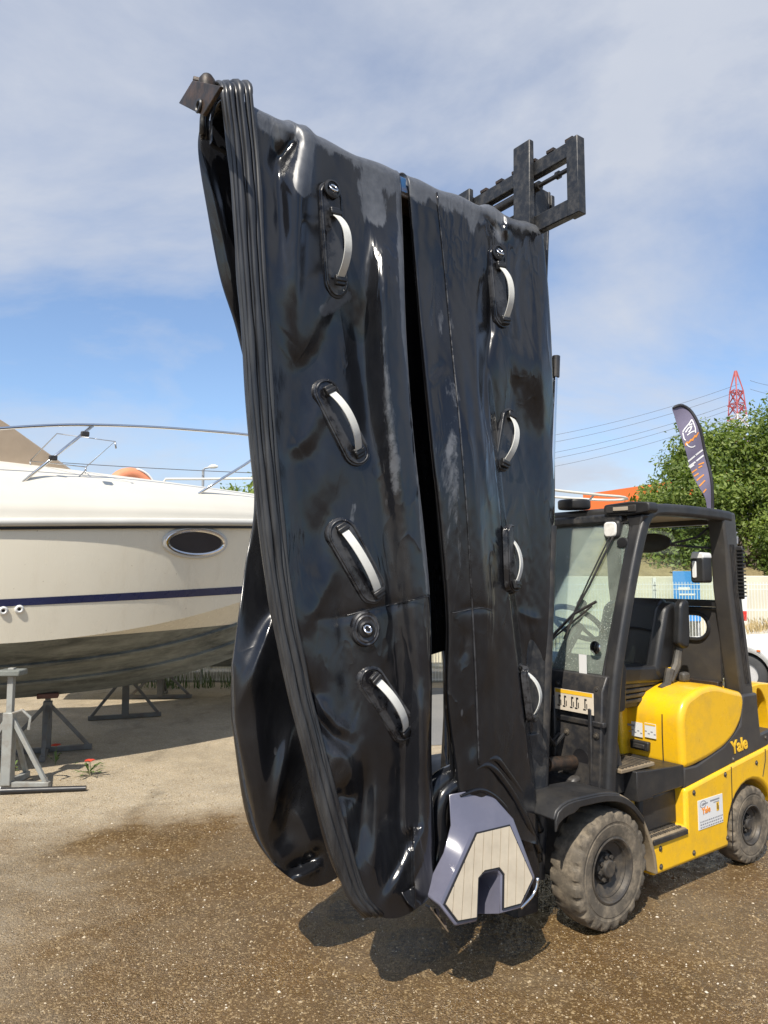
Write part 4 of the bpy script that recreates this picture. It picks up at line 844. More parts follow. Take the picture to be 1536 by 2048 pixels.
FR_FOLDS = [
  ([(972, 700), (985, 830), (998, 960), (1012, 1090), (1030, 1240), (1048, 1400), (1068, 1560)], 7, 7, -.115, 's', .22),
  ([(832, 420), (838, 560), (850, 700), (868, 900), (886, 1060), (898, 1250), (897, 1400)], 11, 14, .022), ([(862, 470), (868, 620), (880, 720)], 12, 12, -.016), ([(905, 560), (925, 780), (950, 1000), (972, 1240), (985, 1420)], 44, 22, .065),
  ([(968, 480), (980, 640), (968, 760), (966, 900)], 14, 9, -.040), ([(940, 560), (952, 680), (958, 800), (975, 960), (992, 1100)], 12, 9, .026), ([(1005, 400), (1018, 440), (1000, 480)], 8, 14, .034), ([(960, 420), (985, 455), (1005, 462)], 12, 10, -.026),
  ([(1000, 660), (1020, 740), (1022, 830)], 18, 16, -.020), ([(1040, 660), (1062, 720), (1042, 820)], 20, 20, .012), ([(1060, 740), (1030, 780), (1012, 850)], 14, 14, -.014), ([(1075, 560), (1085, 760), (1085, 960)], 20, 14, .024),
  ([(890, 720), (870, 745), (856, 760)], 5, 7, -.012), ([(900, 735), (878, 755), (862, 775)], 6, 5, .010), ([(905, 1225), (950, 1215), (1000, 1222)], 4, 5, -.010), ([(925, 1240), (930, 1290), (918, 1340)], 8, 8, -.014),
  ([(960, 1260), (975, 1320), (960, 1400)], 12, 12, .012), ([(920, 1420), (940, 1470), (945, 1530)], 12, 12, -.014), ([(1030, 1220), (1060, 1235), (1090, 1240)], 5, 6, .010), ([(1060, 1260), (1068, 1360), (1062, 1450)], 12, 14, -.026)]
def baseL(B, Z): return .345+.030*np.clip((3.4-Z)/2, 0, 1)+.009*vnoise(B, Z, 20, .8, 1)+.001*vnoise(B, Z, 55, 2.5, 2)+.0007*vnoise(B, Z*1.6, 70, 24, 12)
def lsL(B, Z): return baseL(B, Z)+folds(B, Z, FL_FOLDS)+.035*sstep((1.4-Z)/1.2)
def lsR(B, Z): return .338+.105*sstep((3.3-Z)/1.2)+.008*vnoise(B, Z, 22, .8, 3)+.001*vnoise(B, Z, 60, 2.5, 4)+.0007*vnoise(B, Z*1.6, 70, 24, 13)+folds(B, Z, FR_FOLDS)
def lsB(B, Z): return .06-.06*np.clip((3.6-Z)/1.5, 0, 1)+.012*vnoise(B, Z, 9, 2.5, 6)+folds(B, Z, FB_FOLDS)
def lsC(B, Z): return .02+.02*vnoise(B, Z, 12, 2.5, 9)
FB_FOLDS = [([(512, 1000), (490, 1200), (466, 1360)], 14, 50, -.04), ([(570, 1180), (520, 1310), (462, 1450)], 8, 40, .060), ([(590, 1420), (560, 1560), (532, 1700)], 9, 16, .050), ([(505, 1380), (516, 1500), (530, 1660)], 10, 16, .026),
  ([(600, 1560), (574, 1640), (552, 1720)], 12, 18, -.030), ([(560, 1590), (604, 1640), (640, 1740)], 10, 20, .035), ([(560, 1742), (600, 1730), (655, 1702)], 7, 7, -.045), ([(575, 1756), (610, 1748), (650, 1726)], 6, 6, .030), ([(398, 260), (430, 400), (458, 520), (480, 660)], 7, 14, .035), ([(420, 290), (452, 430), (474, 580)], 9, 9, -.025)]
def gridded(fn):
    gb, gz = np.arange(-2.35, -.05, .007), np.arange(.15, 3.85, .009); Bg, Zg = np.meshgrid(gb, gz); G = fn(Bg, Zg)
    def look(B, Z):
        x = np.clip((B-gb[0])/.007, 0, len(gb)-1.001); y = np.clip((Z-gz[0])/.009, 0, len(gz)-1.001); i = x.astype(int); j = y.astype(int); u = x-i; v = y-j
        return G[j, i]*(1-u)*(1-v)+G[j, i+1]*u*(1-v)+G[j+1, i]*(1-u)*v+G[j+1, i+1]*u*v
    return look
lsL, lsR = gridded(lsL), gridded(lsR)
def bag(name, Lp, Rp, lfun, Tf, mat, nv=300, nu=170, bulge=0, roll=None, edge=.06, dryf=None, tail=.35, endv=.93, bumpf=None):
    Lq, Rq = curve_pts(Lp, nv), curve_pts(Rp, nv); v = np.linspace(0, 1, nv)[:, None]; u = np.linspace(0, 1, nu)[None]
    u = .5-.5*np.cos(np.pi*u)*(1-.35*np.abs(np.cos(np.pi*u))**2) if False else u
    px = Lq[:, :1]*(1-u)+Rq[:, :1]*u; py = Lq[:, 1:]*(1-u)+Rq[:, 1:]*u+bulge*np.sin(np.pi*u)*v**6
    q = onl(px, py, LREF); B, Z = q[..., 0], q[..., 2]; l = lfun(B, Z)
    cl = np.sqrt(np.clip(1-((v-endv)/(1-endv)).clip(0, 1)**2, 0, 1))     # closing of the bag at its foot
    T = Tf(B, Z)*cl; ee = np.abs(2*u-1)**5; mid = l-T*.5
    lf = mid+T*.5*np.sqrt(np.clip(1-ee, 0, 1)); lb = mid-T*.5*np.sqrt(np.clip(1-ee, 0, 1))
    Fp = onl(px, py, lf); Bk = onl(px, py, LREF); Bk = np.stack([Fp[..., 0], lb, Fp[..., 2]], -1)
    dry = dryf(B, Z) if dryf else np.zeros(B.shape)
    if roll:
        lc, r, n = roll; l0 = l[0]; out = []; dr = []; th = np.linspace(0, np.pi, n)[1:]
        b0, z0 = Fp[0, :, 0], Fp[0, :, 2]; th0 = .03; zb = bumpf(b0) if bumpf else 0*b0
        amp = (lf[0]-lc)
        for a in th:
            k = np.cos(a); rr = r+(amp-r)*max(k, 0)
            out.append((np.stack([b0, lc+rr*k if k > 0 else lc+r*k+0*b0, z0+(r+zb)*np.sin(a)], -1), np.stack([b0, lc+(rr-th0)*k if k > 0 else lc+(r-th0)*k+0*b0, z0+(r+zb-th0)*np.sin(a)], -1)))
        for d in np.linspace(0, tail, 14)[1:]: out.append((np.stack([b0, lc-r+0*b0, z0-d], -1), np.stack([b0, lc-r+th0+0*b0, z0-d], -1)))
        Bk[0, :, 1] = np.minimum(Bk[0, :, 1], lf[0]-.02)
        Fp = np.concatenate([np.array([o[0] for o in out])[::-1], Fp]); Bk = np.concatenate([np.array([o[1] for o in out])[::-1], Bk])
        dry = np.concatenate([np.full((len(out), nu), .75)+0*dry[:1], dry])
    R_, C_ = Fp.shape[:2]
    ring = np.concatenate([Fp, Bk[:, ::-1]], 1); W = 2*C_; V = ring.reshape(-1, 3)*np.array([1, -1, 1])
    i = np.arange(R_-1)[:, None]; j = np.arange(W)[None]; j2 = (j+1) % W
    F = np.stack([i*W+j, i*W+j2, (i+1)*W+j2, (i+1)*W+j], -1).reshape(-1, 4)
    o = fast_mesh(name, V, F, MT[mat], ib, smooth=True)
    bm = bmesh.new(); bm.from_mesh(o.data); bmesh.ops.recalc_face_normals(bm, faces=bm.faces); bm.to_mesh(o.data); bm.free()
    at = o.data.attributes.new('dry', 'FLOAT', 'POINT'); at.data.foreach_set('value', np.concatenate([dry, dry[:, ::-1]*.3], 1).astype(np.float32).ravel())
    return o
def near(B, Z, poly, w): d, s, t = sdist(B, Z, curve_pts(poly, len(poly)*3)); return np.exp(-(d/(w*PXM))**2)
ridgeL = [(440, 172), (520, 205), (610, 232), (700, 275), (806, 338)]; ridgeR = [(812, 335), (900, 372), (1000, 412), (1090, 440)]
def drySheenL(B, Z):
    d, s, t = sdist(B, Z, ridgeL); z = .80*np.exp(-(d/.15)**1.6)
    z = np.maximum(z, .62*near(B, Z, [(620, 250), (605, 370)], 24)); z = np.maximum(z, .46*near(B, Z, [(730, 330), (745, 420)], 40)); z = np.maximum(z, .40*near(B, Z, [(765, 560), (770, 760), (792, 980)], 30))  # last streak paints the ridge's sheen into the dry mask's pale colour
    z = np.maximum(z, .50*near(B, Z, [(800, 380), (808, 620), (835, 900), (860, 1180)], 14)); z = np.maximum(z, .48*near(B, Z, [(707, 1010), (700, 1060)], 12)); z = np.maximum(z, .42*near(B, Z, [(690, 590), (650, 620)], 20))
    return np.maximum(z, .10)
def dryR(B, Z):
    d, s, t = sdist(B, Z, ridgeR); z = .80*np.exp(-(d/.15)**1.6); z = np.maximum(z, .52*near(B, Z, [(985, 440), (1000, 470)], 34)); z = np.maximum(z, .40*near(B, Z, [(890, 640), (905, 900), (930, 1150)], 46))
    z = np.maximum(z, .36*near(B, Z, [(930, 1200), (950, 1480)], 40)); return np.maximum(z, .10)
LEFT = [(452, 205), (462, 330), (474, 520), (484, 660), (492, 800), (506, 950), (526, 1120), (548, 1250), (578, 1390), (606, 1490), (640, 1620), (672, 1725), (706, 1800)]
RIGHT = [(801, 362), (806, 480), (813, 680), (828, 880), (848, 1060), (860, 1200), (864, 1350), (863, 1500), (866, 1600), (870, 1700), (866, 1790)]
tubeL = bag('buoyancy_tube', LEFT, RIGHT, lsL, lambda B, Z: .07+.10*sstep((1.6-Z)/1.3), 'rubber', 380, 210, 42, (.235, .085, 16), dryf=drySheenL, tail=.10, bumpf=lambda b: .050*np.exp(-((b+1.66)/np.where(b < -1.66, .09, .035))**2)-.012*np.exp(-((b+1.86)/.06)**2)+.010*np.sin(b*19))
R_L = [(816, 368), (824, 460), (836, 600), (848, 740), (864, 900), (882, 1060), (895, 1240), (893, 1390), (905, 1500), (920, 1640)]
R_R = [(1087, 472), (1098, 600), (1106, 760), (1110, 950), (1107, 1150), (1100, 1300), (1088, 1450), (1080, 1580), (1076, 1690)]
tubeR = bag('buoyancy_tube', R_L, R_R, lsR, lambda B, Z: .06+.04*sstep((1.6-Z)/1.0), 'rubber', 340, 170, 0, (.235, .085, 16), dryf=dryR, tail=.10, bumpf=lambda b: .022*np.exp(-((b+.52)/.045)**2)+.008*np.sin(b*23)+.012*np.exp(-((b+1.13)/.03)**2))
B_L = [(404, 236), (396, 300), (416, 430), (440, 555), (474, 665), (500, 800), (508, 1010), (490, 1130), (469, 1300), (465, 1340), (467, 1420), (472, 1465), (494, 1585), (518, 1676), (550, 1732)]
B_R = [(700, 330), (740, 440), (780, 560), (820, 700), (835, 800), (850, 1000), (868, 1150), (866, 1250), (850, 1320), (840, 1420), (820, 1500), (790, 1580), (745, 1680), (700, 1735)]
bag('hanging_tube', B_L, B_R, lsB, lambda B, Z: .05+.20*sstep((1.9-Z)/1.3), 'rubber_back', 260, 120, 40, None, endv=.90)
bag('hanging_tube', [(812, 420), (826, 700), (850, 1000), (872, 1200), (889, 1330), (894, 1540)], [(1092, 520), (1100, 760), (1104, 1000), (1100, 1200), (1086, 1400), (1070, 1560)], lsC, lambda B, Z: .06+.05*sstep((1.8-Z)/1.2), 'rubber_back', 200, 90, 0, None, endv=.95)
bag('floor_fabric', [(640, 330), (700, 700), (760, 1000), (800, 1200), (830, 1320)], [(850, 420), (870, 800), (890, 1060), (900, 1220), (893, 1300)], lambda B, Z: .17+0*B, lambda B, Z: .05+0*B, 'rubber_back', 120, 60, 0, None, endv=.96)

# ribs of the rubbing strake down the leading edge, each its own bead
def strake(off, r, l_off, name='rubbing_strake', yend=None):
    c = np.array([(446, 190), (462, 330), (476, 520), (487, 660), (497, 800), (511, 950), (530, 1120), (551, 1250), (580, 1390), (608, 1490), (642, 1620), (672, 1720), (700, 1795), (732, 1830)], float)
    k = np.clip((c[:, 1]-200)/1600, 0, 1); c[:, 0] += off*(1-.42*k)
    P = curve_pts(c, 90); q = onl(P[:, 0], P[:, 1], LREF); l = lsL(q[:, 0], q[:, 2]); 
    ker = np.ones(9)/9; l = np.convolve(np.pad(l, 4, 'edge'), ker, 'valid')
    l = np.clip(l, .30, .42)+l_off; p3 = onl(P[:, 0], P[:, 1], l)
    # over the beam at the top
    b0, l0, z0 = p3[0]; top = [(b0, .235+(l0-.235)*math.cos(a), z0+(.085+r)*math.sin(a)) for a in np.linspace(math.pi, .12, 14)]
    m = MB(); pts = [(b0, .235-(l0-.235), z0-.06)]+top+[tuple(p) for p in p3]
    rw = [r*(1+.16*math.sin(i*.37+off)+.10*math.sin(i*.9+off*2)) for i in range(len(pts))]; m.tube([kf(p) for p in pts], rw, 8); return m.build(name, MT['strake'], ib, angle=180)
for off, r, lo in ((1, .012, -.006), (8, .009, .012), (17, .013, .016), (27, .008, .012), (36, .015, .018), (47, .008, .012), (55, .012, .008)): strake(off, r, lo)
# seam tape on the right-hand tube, thin cross seams on both tubes
def seam(pts, fn, r, mat, n=70):
    P = curve_pts(pts, n); q = onl(P[:, 0], P[:, 1], LREF); l = fn(q[:, 0], q[:, 2])+.002; p3 = onl(P[:, 0], P[:, 1], l); m = MB(); m.tube([kf(p) for p in p3], r, 6); return m.build('seam', MT[mat], ib, angle=180)
seam([(874, 385), (888, 520), (905, 700), (920, 850), (934, 1020), (944, 1200), (952, 1360), (958, 1530)], lsR, .0045, 'patch')
seam([(985, 1222), (960, 1216), (905, 1226)], lsR, .0025, 'patch', 30); seam([(858, 1192), (800, 1206), (750, 1216), (690, 1232)], lsL, .0022, 'patch', 30)

# handles: oblong pad, two end loops, webbing strap, valve on some
def frame_at(px, py, fn, dx, dy, h=.03):
    p = onl(np.float64(px), np.float64(py), LREF); B, Z = p[0], p[2]
    g = lambda b, z: float(np.mean([fn(np.array([b+i]), np.array([z+j]))[0] for i in (-.02, 0, .02) for j in (-.03, 0, .03)]))
    l = g(B, Z); gb = (g(B+h, Z)-g(B-h, Z))/(2*h); gz = (g(B, Z+h)-g(B, Z-h))/(2*h)
    lm = max(float(fn(np.array([B]), np.array([Z]))[0]), l)
    gb, gz = max(-.45, min(.45, gb)), max(-.5, min(.5, gz))
    P = onl(np.float64(px), np.float64(py), lm+.010); n = np.array([-gb, 1, -gz]); n /= np.linalg.norm(n)
    q = onl(np.float64(px+dx), np.float64(py+dy), lm); a = q-onl(np.float64(px), np.float64(py), lm); a -= n*(a @ n); a /= np.linalg.norm(a); t = np.cross(n, a)
    return P, n, a, t
def drape_local(P, n, a, t, fn, x, y, o):
    """point x along, y across, o above the rubber, following its surface"""
    p = P+a*x+t*y; return p+n*o
def handle(px, py, dx, dy, fn, length=.40, width=.115, strap_l=.235, ring=None, sx=0, arch=.055, sw=.036):
    P, n, a, t = frame_at(px, py, fn, dx, dy); W = lambda x, y, o: kf(P+a*x+t*y+n*o); L2, w2 = length/2, width/2
    out = []
    for i in range(26):
        an = 2*math.pi*i/26; c, s = math.cos(an), math.sin(an); out.append((math.copysign(L2-w2, c)+w2*c, w2*s))
    def S(x, y, o):
        p = P+a*x+t*y; k = float(np.mean([fn(np.array([p[0]+i]), np.array([p[2]+j]))[0] for i in (-.012, 0, .012) for j in (-.015, 0, .015)])); return (p[0]+n[0]*o, -(max(k, P[1]+n[1]*0-.05)+o), p[2]+n[2]*o)
    def ringp(sc, o): return [S(math.copysign(max(abs(x)-(1-sc)*w2, 0), x) if sc > .35 else x*sc*.8, y*sc, o) for x, y in out]
    m = MB(); Rg = [ringp(*q) for q in ((1.08, -.012), (1.03, .009), (.9, .011), (.6, .011), (.3, .011))]; N = len(out); m.add([p for r_ in Rg for p in r_], [(j*N+i, j*N+(i+1) % N, (j+1)*N+(i+1) % N, (j+1)*N+i) for j in range(4) for i in range(N)]+[tuple(4*N+i for i in range(N))]); hd = m.build('handle', MT['patch'], ib, angle=50)
    m = MB(); m.tube([S(x*.96, y*.88, .012) for x, y in out], .005, 6, closed=True); m.build('pad_rim', MT['patch'], hd, angle=180)
    for s in (-1, 1):
        c = sx+s*(strap_l/2+.012); m = MB(); R3 = Matrix([(a[0], -a[1], a[2]), (t[0], -t[1], t[2]), (n[0], -n[1], n[2])]).transposed()
        m.box(W(c, 0, .018), (.045, sw+.012, .022), R3); m.box(W(c-.002*s, 0, .030), (.020, sw+.020, .010), R3); m.build('strap_anchor', MT['vinyl'], hd, bevel=.006)
    N = 16; V = []; F = []
    for i in range(N+1):
        q = -1+2*i/N; h = .022+arch*(1-abs(q)**2.2); x = sx+q*strap_l/2
        V += [W(x, -sw/2, h), W(x, sw/2, h), W(x, sw/2, h+.006), W(x, -sw/2, h+.006)]
    for i in range(N):
        for k in range(4): F.append((i*4+k, i*4+(k+1) % 4, (i+1)*4+(k+1) % 4, (i+1)*4+k))
    F += [(3, 2, 1, 0), (N*4, N*4+1, N*4+2, N*4+3)]
    m = MB(); m.add(V, F); m.build('strap', MT['strap'], hd, bevel=.001)
    if ring: valve_parts(lambda x, y, o: W(ring+x, y, o), hd, .028)
    return hd
def valve_parts(W, parent, r):
    m = MB(); m.lathe([(r*1.5, .008), (r*1.45, .016), (r*1.1, .020), (r*1.05, .014), (0, .012)], 24, lambda x, y, h: W(x, y, h)); m.build('valve_seat', MT['vinyl'], parent)
    m = MB(); m.tube([W(r*.62*math.cos(q), r*.62*math.sin(q), .022+.012*math.cos(q)) for q in np.linspace(0, 2*math.pi, 19)[:-1]], .006, 6, closed=True); m.build('d_ring', MT['chrome'], parent, angle=180)
handle(669, 478, 8, 100, lsL, .50, .120, .27, ring=-.215, sx=.04, arch=.075)
handle(684, 845, 40, 88, lsL, .40, .125, .27, arch=.05)
handle(718, 1122, 42, 84, lsL, .40, .135, .29, arch=.035)
handle(776, 1410, 52, 84, lsL, .38, .115, .27, arch=.045)
handle(1000, 573, 8, 100, lsR, .43, .115, .26, ring=-.175, sx=.04, arch=.055)
handle(1011, 880, -14, 80, lsR, .34, .11, .24, arch=.05)
handle(1014, 1118, -4, 80, lsR, .34, .11, .24, arch=.045)
handle(1047, 1386, 6, 80, lsR, .28, .09, .22, arch=.06)
P, n, a, t = frame_at(732, 1258, lsL, 0, 50); WV = lambda x, y, o: kf(P+a*x+t*y+n*o)
m = MB(); m.lathe([(.068, -.05), (.062, .004), (.056, .010), (.050, .008), (.044, .012), (.038, .008), (.0, .008)], 30, lambda x, y, h: WV(x*1.2, y, h)); vv = m.build('inflation_valve', MT['patch'], ib, angle=30); valve_parts(lambda x, y, o: WV(x, y, o), vv, .024)

# beam on the near fork that carries the boat (its bare end shows at the left)
fe = thing('fork_beam', 'long fork extension beam whose brown end plate pokes out at the left', 'fork extension', tuple(FO), FRZ)
def prf(name, poly, lo, hi, mat, mp=side, bevel=.006): m = MB(); m.prism(poly, lo, hi, mp); return m.build(name, MT[mat], fe, bevel)
prf('beam', [(-.30, 3.545), (-1.90, 3.652), (-1.90, 3.722), (-.30, 3.645)], .175, .300, 'blue_steel')
prf('lower_flange', [(-.30, 3.525), (-1.4, 3.597), (-1.4, 3.615), (-.30, 3.543)], .165, .310, 'rusty_steel')
def at_b(px, py, b): r = rayF(px, py); tt = (b-CAMF[0])/r[0]; return CAMF+r*tt
ep = [at_b(x, y, -2.14) for x, y in ((357, 206), (385, 160), (441, 172), (405, 231))]
m = MB(); m.add([kf(p) for p in ep]+[kf(p+np.array([.016, 0, 0])) for p in ep], [(0,1,2,3), (7,6,5,4), (0,4,5,1), (1,5,6,2), (2,6,7,3), (3,7,4,0)]); plt = m.build('end_plate', MT['rusty_steel'], fe, bevel=.003)
cc = at_b(397, 212, -2.146); m = MB(); m.tube([kf(cc+np.array([0, .022*math.cos(q), .022*math.sin(q)])) for q in np.linspace(0, 6.283, 17)[:-1]], .006, 6, closed=True); m.lathe([(0, 0), (.02, 0)], 16, lambda x, y, h: kf(cc+np.array([.003, x, y]))); m.build('bolt_hole', MT['mast_steel'], plt)
tt = (ep[1]+ep[2])/2
m = MB(); c = kf(at_b(414, 163, -2.10)); m.lathe([(0, .030), (.020, .024), (.032, .006), (.034, -.02), (.034, -.05), (0, -.05)], 18, lambda x, y, h: (c[0]+x, c[1]+y, c[2]+h)); m.build('domed_bolt', MT['rusty_steel'], fe)
m = MB(); m.bar(kf(at_b(388, 163, -2.12)), kf(at_b(440, 176, -2.03)), .05, .018); m.build('end_lug', MT['rusty_steel'], fe, bevel=.003)

# moulded bow step with teak-look planks, hanging at the foot of the boat
tilt = rad(20); FN = np.array([0., math.cos(tilt), math.sin(tilt)]); FP = np.array([-.80, .585, .45])
def onface(px, py, off=0.): r = rayF(px, py); k = ((FP+FN*off-CAMF) @ FN)/(r @ FN); return CAMF+r*k
rim = [(946, 1657), (1023, 1640), (1071, 1757), (1042, 1817), (1001, 1827)]; notch = [(1003, 1752), (995, 1741), (970, 1747), (959, 1759), (955, 1843)]; rim2 = [(910, 1853), (879, 1810)]
FPX3 = [onface(x, y) for x, y in rim+notch+rim2]; nr, nn = len(rim), len(notch)
bk_px = {0: (896, 1586), 1: (971, 1573), 2: (1045, 1720), 3: (1030, 1790)}
m = MB(); Vv = [kf(p) for p in FPX3]; m.add(Vv, [tuple(range(len(Vv)))])
lb = lambda x, y, l: onl(np.float64(x), np.float64(y), l)
B0, B1, B2, B3 = lb(896, 1586, .43), lb(971, 1573, .43), lb(1050, 1700, .40), lb(1030, 1800, .40)
Ma, Mb, B5, B4 = lb(899, 1650, .45), lb(884, 1706, .46), lb(844, 1785, .46), lb(905, 1845, .45)
f = dict(f1=FPX3[0], f2=FPX3[1], f3=FPX3[2], f4=FPX3[3], f5=FPX3[4], f6=FPX3[10], f7=FPX3[11])
def quad(*ps): m.add([kf(p) for p in ps], [tuple(range(len(ps)))])
mid17a = f['f1']*.62+f['f7']*.38; mid17b = f['f1']*.3+f['f7']*.7
quad(B0, B1, f['f2'], f['f1']); quad(B1, B2, f['f3'], f['f2']); quad(B2, B3, f['f4'], f['f3']); quad(f['f7'], f['f6'], B4, B5)
quad(B0, f['f1'], Ma); quad(Ma, f['f1'], mid17a, Mb); quad(Mb, mid17a, mid17b); quad(Mb, mid17b, f['f7'], B5)
bot5, bot_n = f['f5']-FN*.14, FPX3[9]-FN*.14
quad(f['f4'], f['f5'], bot5, B3); quad(f['f6'], FPX3[9], bot_n, B4)
nt3 = [FPX3[4]]+FPX3[5:10]
for i in range(len(nt3)-1):
    pa, pb = nt3[i], nt3[i+1]; quad(pa, pb, pb-FN*.15, pa-FN*.15)
quad(*[p-FN*.149 for p in nt3]); quad(B0, Ma, Mb, B5, B4, B3, B2, B1)
bs = m.build('bow_step', MT['gel_grey'], ib, bevel=.010, seg=3, angle=50)
# caulked bed and planks
ctr = sum(FPX3)/len(FPX3); ax_y = FPX3[9]-FPX3[8]; ax_y = -(ax_y-FN*(ax_y @ FN)); ax_y /= np.linalg.norm(ax_y); ax_x = np.cross(ax_y, FN); 
if (FPX3[2]-FPX3[11]) @ ax_x < 0: ax_x = -ax_x
def to2(p): return np.array([(p-ctr) @ ax_x, (p-ctr) @ ax_y])
def to3(q, o): return ctr+ax_x*q[0]+ax_y*q[1]+FN*o
teak = [(951, 1665), (1018, 1649), (1065, 1757), (1040, 1810), (1004, 1820), (1005, 1750), (996, 1738), (968, 1744), (956, 1758), (953, 1838), (913, 1845), (886, 1809)]
T2 = [to2(onface(x, y)) for x, y in teak]
m = MB(); Nt = len(T2); m.add([kf(to3(q, .0)) for q in T2]+[kf(to3(q, .006)) for q in T2], [tuple(range(2*Nt-1, Nt-1, -1))]+[(i, (i+1) % Nt, (i+1) % Nt+Nt, i+Nt) for i in range(Nt)]); bed = m.build('plank_bed', MT['caulk'], bs, smooth=False)
def clip(poly, x, keep_right):
    o = []
    for i in range(len(poly)):
        p, q = poly[i-1], poly[i]; ip, iq = (p[0] >= x) == keep_right, (q[0] >= x) == keep_right
        if ip != iq: k = (x-p[0])/(q[0]-p[0]); o.append(p+(q-p)*k)
        if iq: o.append(q)
    return o
cen = sum(T2)/Nt; ins = []
for i in range(Nt):        # inset outline
    a_, b_, c_ = T2[i-1], T2[i], T2[(i+1) % Nt]; d1 = (b_-a_)/np.linalg.norm(b_-a_); d2 = (c_-b_)/np.linalg.norm(c_-b_)
    area = sum(T2[k-1][0]*T2[k][1]-T2[k][0]*T2[k-1][1] for k in range(Nt)); sgn = 1 if area > 0 else -1
    n1, n2_ = sgn*np.array([-d1[1], d1[0]]), sgn*np.array([-d2[1], d2[0]]); bis = n1+n2_; bis /= max(np.linalg.norm(bis), .3); ins.append(b_+bis*.007/max(bis @ n1, .5))
x0, x1 = min(q[0] for q in ins), max(q[0] for q in ins); PW = .0485; k = x0-.012
while k < x1:
    pc = clip(clip(ins, k+.0019, True), k+PW-.0019, False)
    if len(pc) >= 3:
        ar = abs(sum(pc[i-1][0]*pc[i][1]-pc[i][0]*pc[i-1][1] for i in range(len(pc))))/2
        if ar > 2e-4:
            m = MB(); N = len(pc); m.add([kf(to3(q, .004)) for q in pc]+[kf(to3(q, .0095)) for q in pc], [tuple(range(2*N-1, N-1, -1))]+[(i, (i+1) % N, (i+1) % N+N, i+N) for i in range(N)]); m.build('plank', MT['teak'], bs, smooth=False)
    k += PW
# stainless fittings on the step
m = MB(); pa, pb = lb(856, 1812, .53), lb(892, 1861, .53); m.bar(kf(pa), kf(pb), .03, .006)
for px, py in ((872, 1822), (885, 1842)): c0 = lb(px, py, .50); m.tube([kf(c0), kf(c0+np.array([-.015, .03, -.01]))], [.014, .011], 10)
m.build('cleat', MT['chrome'], bs, angle=30)
m = MB(); q = curve_pts([(1075, 1755), (1073, 1772), (1064, 1792), (1041, 1816)], 12); m.tube([kf(lb(x, y, .60)) for x, y in q], .0075, 8); m.build('grab_bar', MT['chrome'], bs, angle=180)
c0 = onface(970, 1778, -.13); m = MB(); m.tube([kf(c0), kf(c0+FN*.05)], .008, 8); m.tube([kf(c0+FN*.05-ax_x*.02), kf(c0+FN*.05+ax_x*.02)], .006, 8); m.build('hook', MT['chrome'], bs); c1 = c0+FN*.05; m = MB(); m.tube([kf(c1), kf(c1-ax_y*.04+FN*.01), kf(c1-ax_y*.05+ax_x*.02)], .006, 6); m.build('toggle', MT['vinyl'], bs)
# rolled rubber collar about the step, and pinched folds above it
def roll_tube(pts, l, r, name='collar', mat='rubber', n=40):
    P = curve_pts(pts, n); ll = np.interp(np.linspace(0, 1, n), np.linspace(0, 1, len(l)), l) if isinstance(l, list) else np.full(n, l); rr = np.interp(np.linspace(0, 1, n), np.linspace(0, 1, len(r)), r) if isinstance(r, list) else [r]*n
    p3 = onl(P[:, 0], P[:, 1], ll); m = MB(); m.tube([kf(p) for p in p3], list(rr), 14); return m.build(name, MT[mat], ib, angle=180)
roll_tube([(835, 1800), (868, 1740), (880, 1690), (876, 1640), (884, 1595), (915, 1566), (965, 1556), (1000, 1580), (1030, 1640), (1062, 1720), (1068, 1790)], .375, [.02, .035, .04, .035, .035, .04, .04, .04, .04, .035, .02])
roll_tube([(862, 1690), (862, 1630), (872, 1572), (915, 1545), (975, 1542), (1015, 1575), (1050, 1640), (1074, 1720)], .34, [.02, .035, .045, .045, .045, .045, .045, .03])
roll_tube([(945, 1540), (985, 1516), (1010, 1540), (1050, 1600), (1080, 1660)], [.42, .44, .43, .41, .36], [.008, .018, .016, .018, .02], 'fold')
roll_tube([(935, 1548), (975, 1530), (1010, 1566), (1045, 1625), (1078, 1700)], [.43, .45, .44, .43, .38], [.008, .016, .018, .02, .02], 'fold')
roll_tube([(920, 1592), (965, 1580), (1008, 1612), (1034, 1668)], [.44, .45, .45, .44], [.006, .010, .012, .008], 'fold')
# ------------------------------------------------------------------ motor boat on stands: t = towards the bow, y = away from us, z up
BO = Vector((-3.95, 7.33, 0)); BRZ = math.atan2(.5407, .8412); BD = Vector((.8412, .5407, 0)); BN = Vector((-.5407, .8412, 0))
bt = thing('motor_boat', 'large cream motor cruiser with navy stripe propped on grey stands at left', 'boat', tuple(BO), BRZ)
pos = lambda x: max(x, 0.0)
gh = lambda t: 1.35*pos(1-(pos(t+.2)/4.55)**2.6); ch = lambda t: 1.22*pos(1-(pos(t+.5)/4.55)**2.1)
zg = lambda t: 2.225+.045*t if t > -2 else 2.135; zc = lambda t: 1.205+.052*pos(t)**2*(1 if t < 3 else .95); zk = lambda t: .56+.0125*pos(t)**3.2
zw = lambda t: 1.215+.012*t
TS = list(np.linspace(-4.2, 4.0, 52))+[4.1, 4.2, 4.28, 4.33]
def hs(t, q):      # hull side from chine (0) to gunwale (1)
    c, g = ch(t), gh(t); fl = .10*pos(t/4)*(q*(1-q))
    return (c+(g-c)*(q+.10*math.sin(math.pi*q)*(1-pos(t)/4.3))-fl, zc(t)+(zg(t)-zc(t))*q)
def hq(t, z): return (z-zc(t))/(zg(t)-zc(t))
def bottom(t, z):  # half breadth of the bottom panel at height z
    c = ch(t); k = (z-zk(t))/max(zc(t)-zk(t), .01); return c*min(max(k, 0), 1)
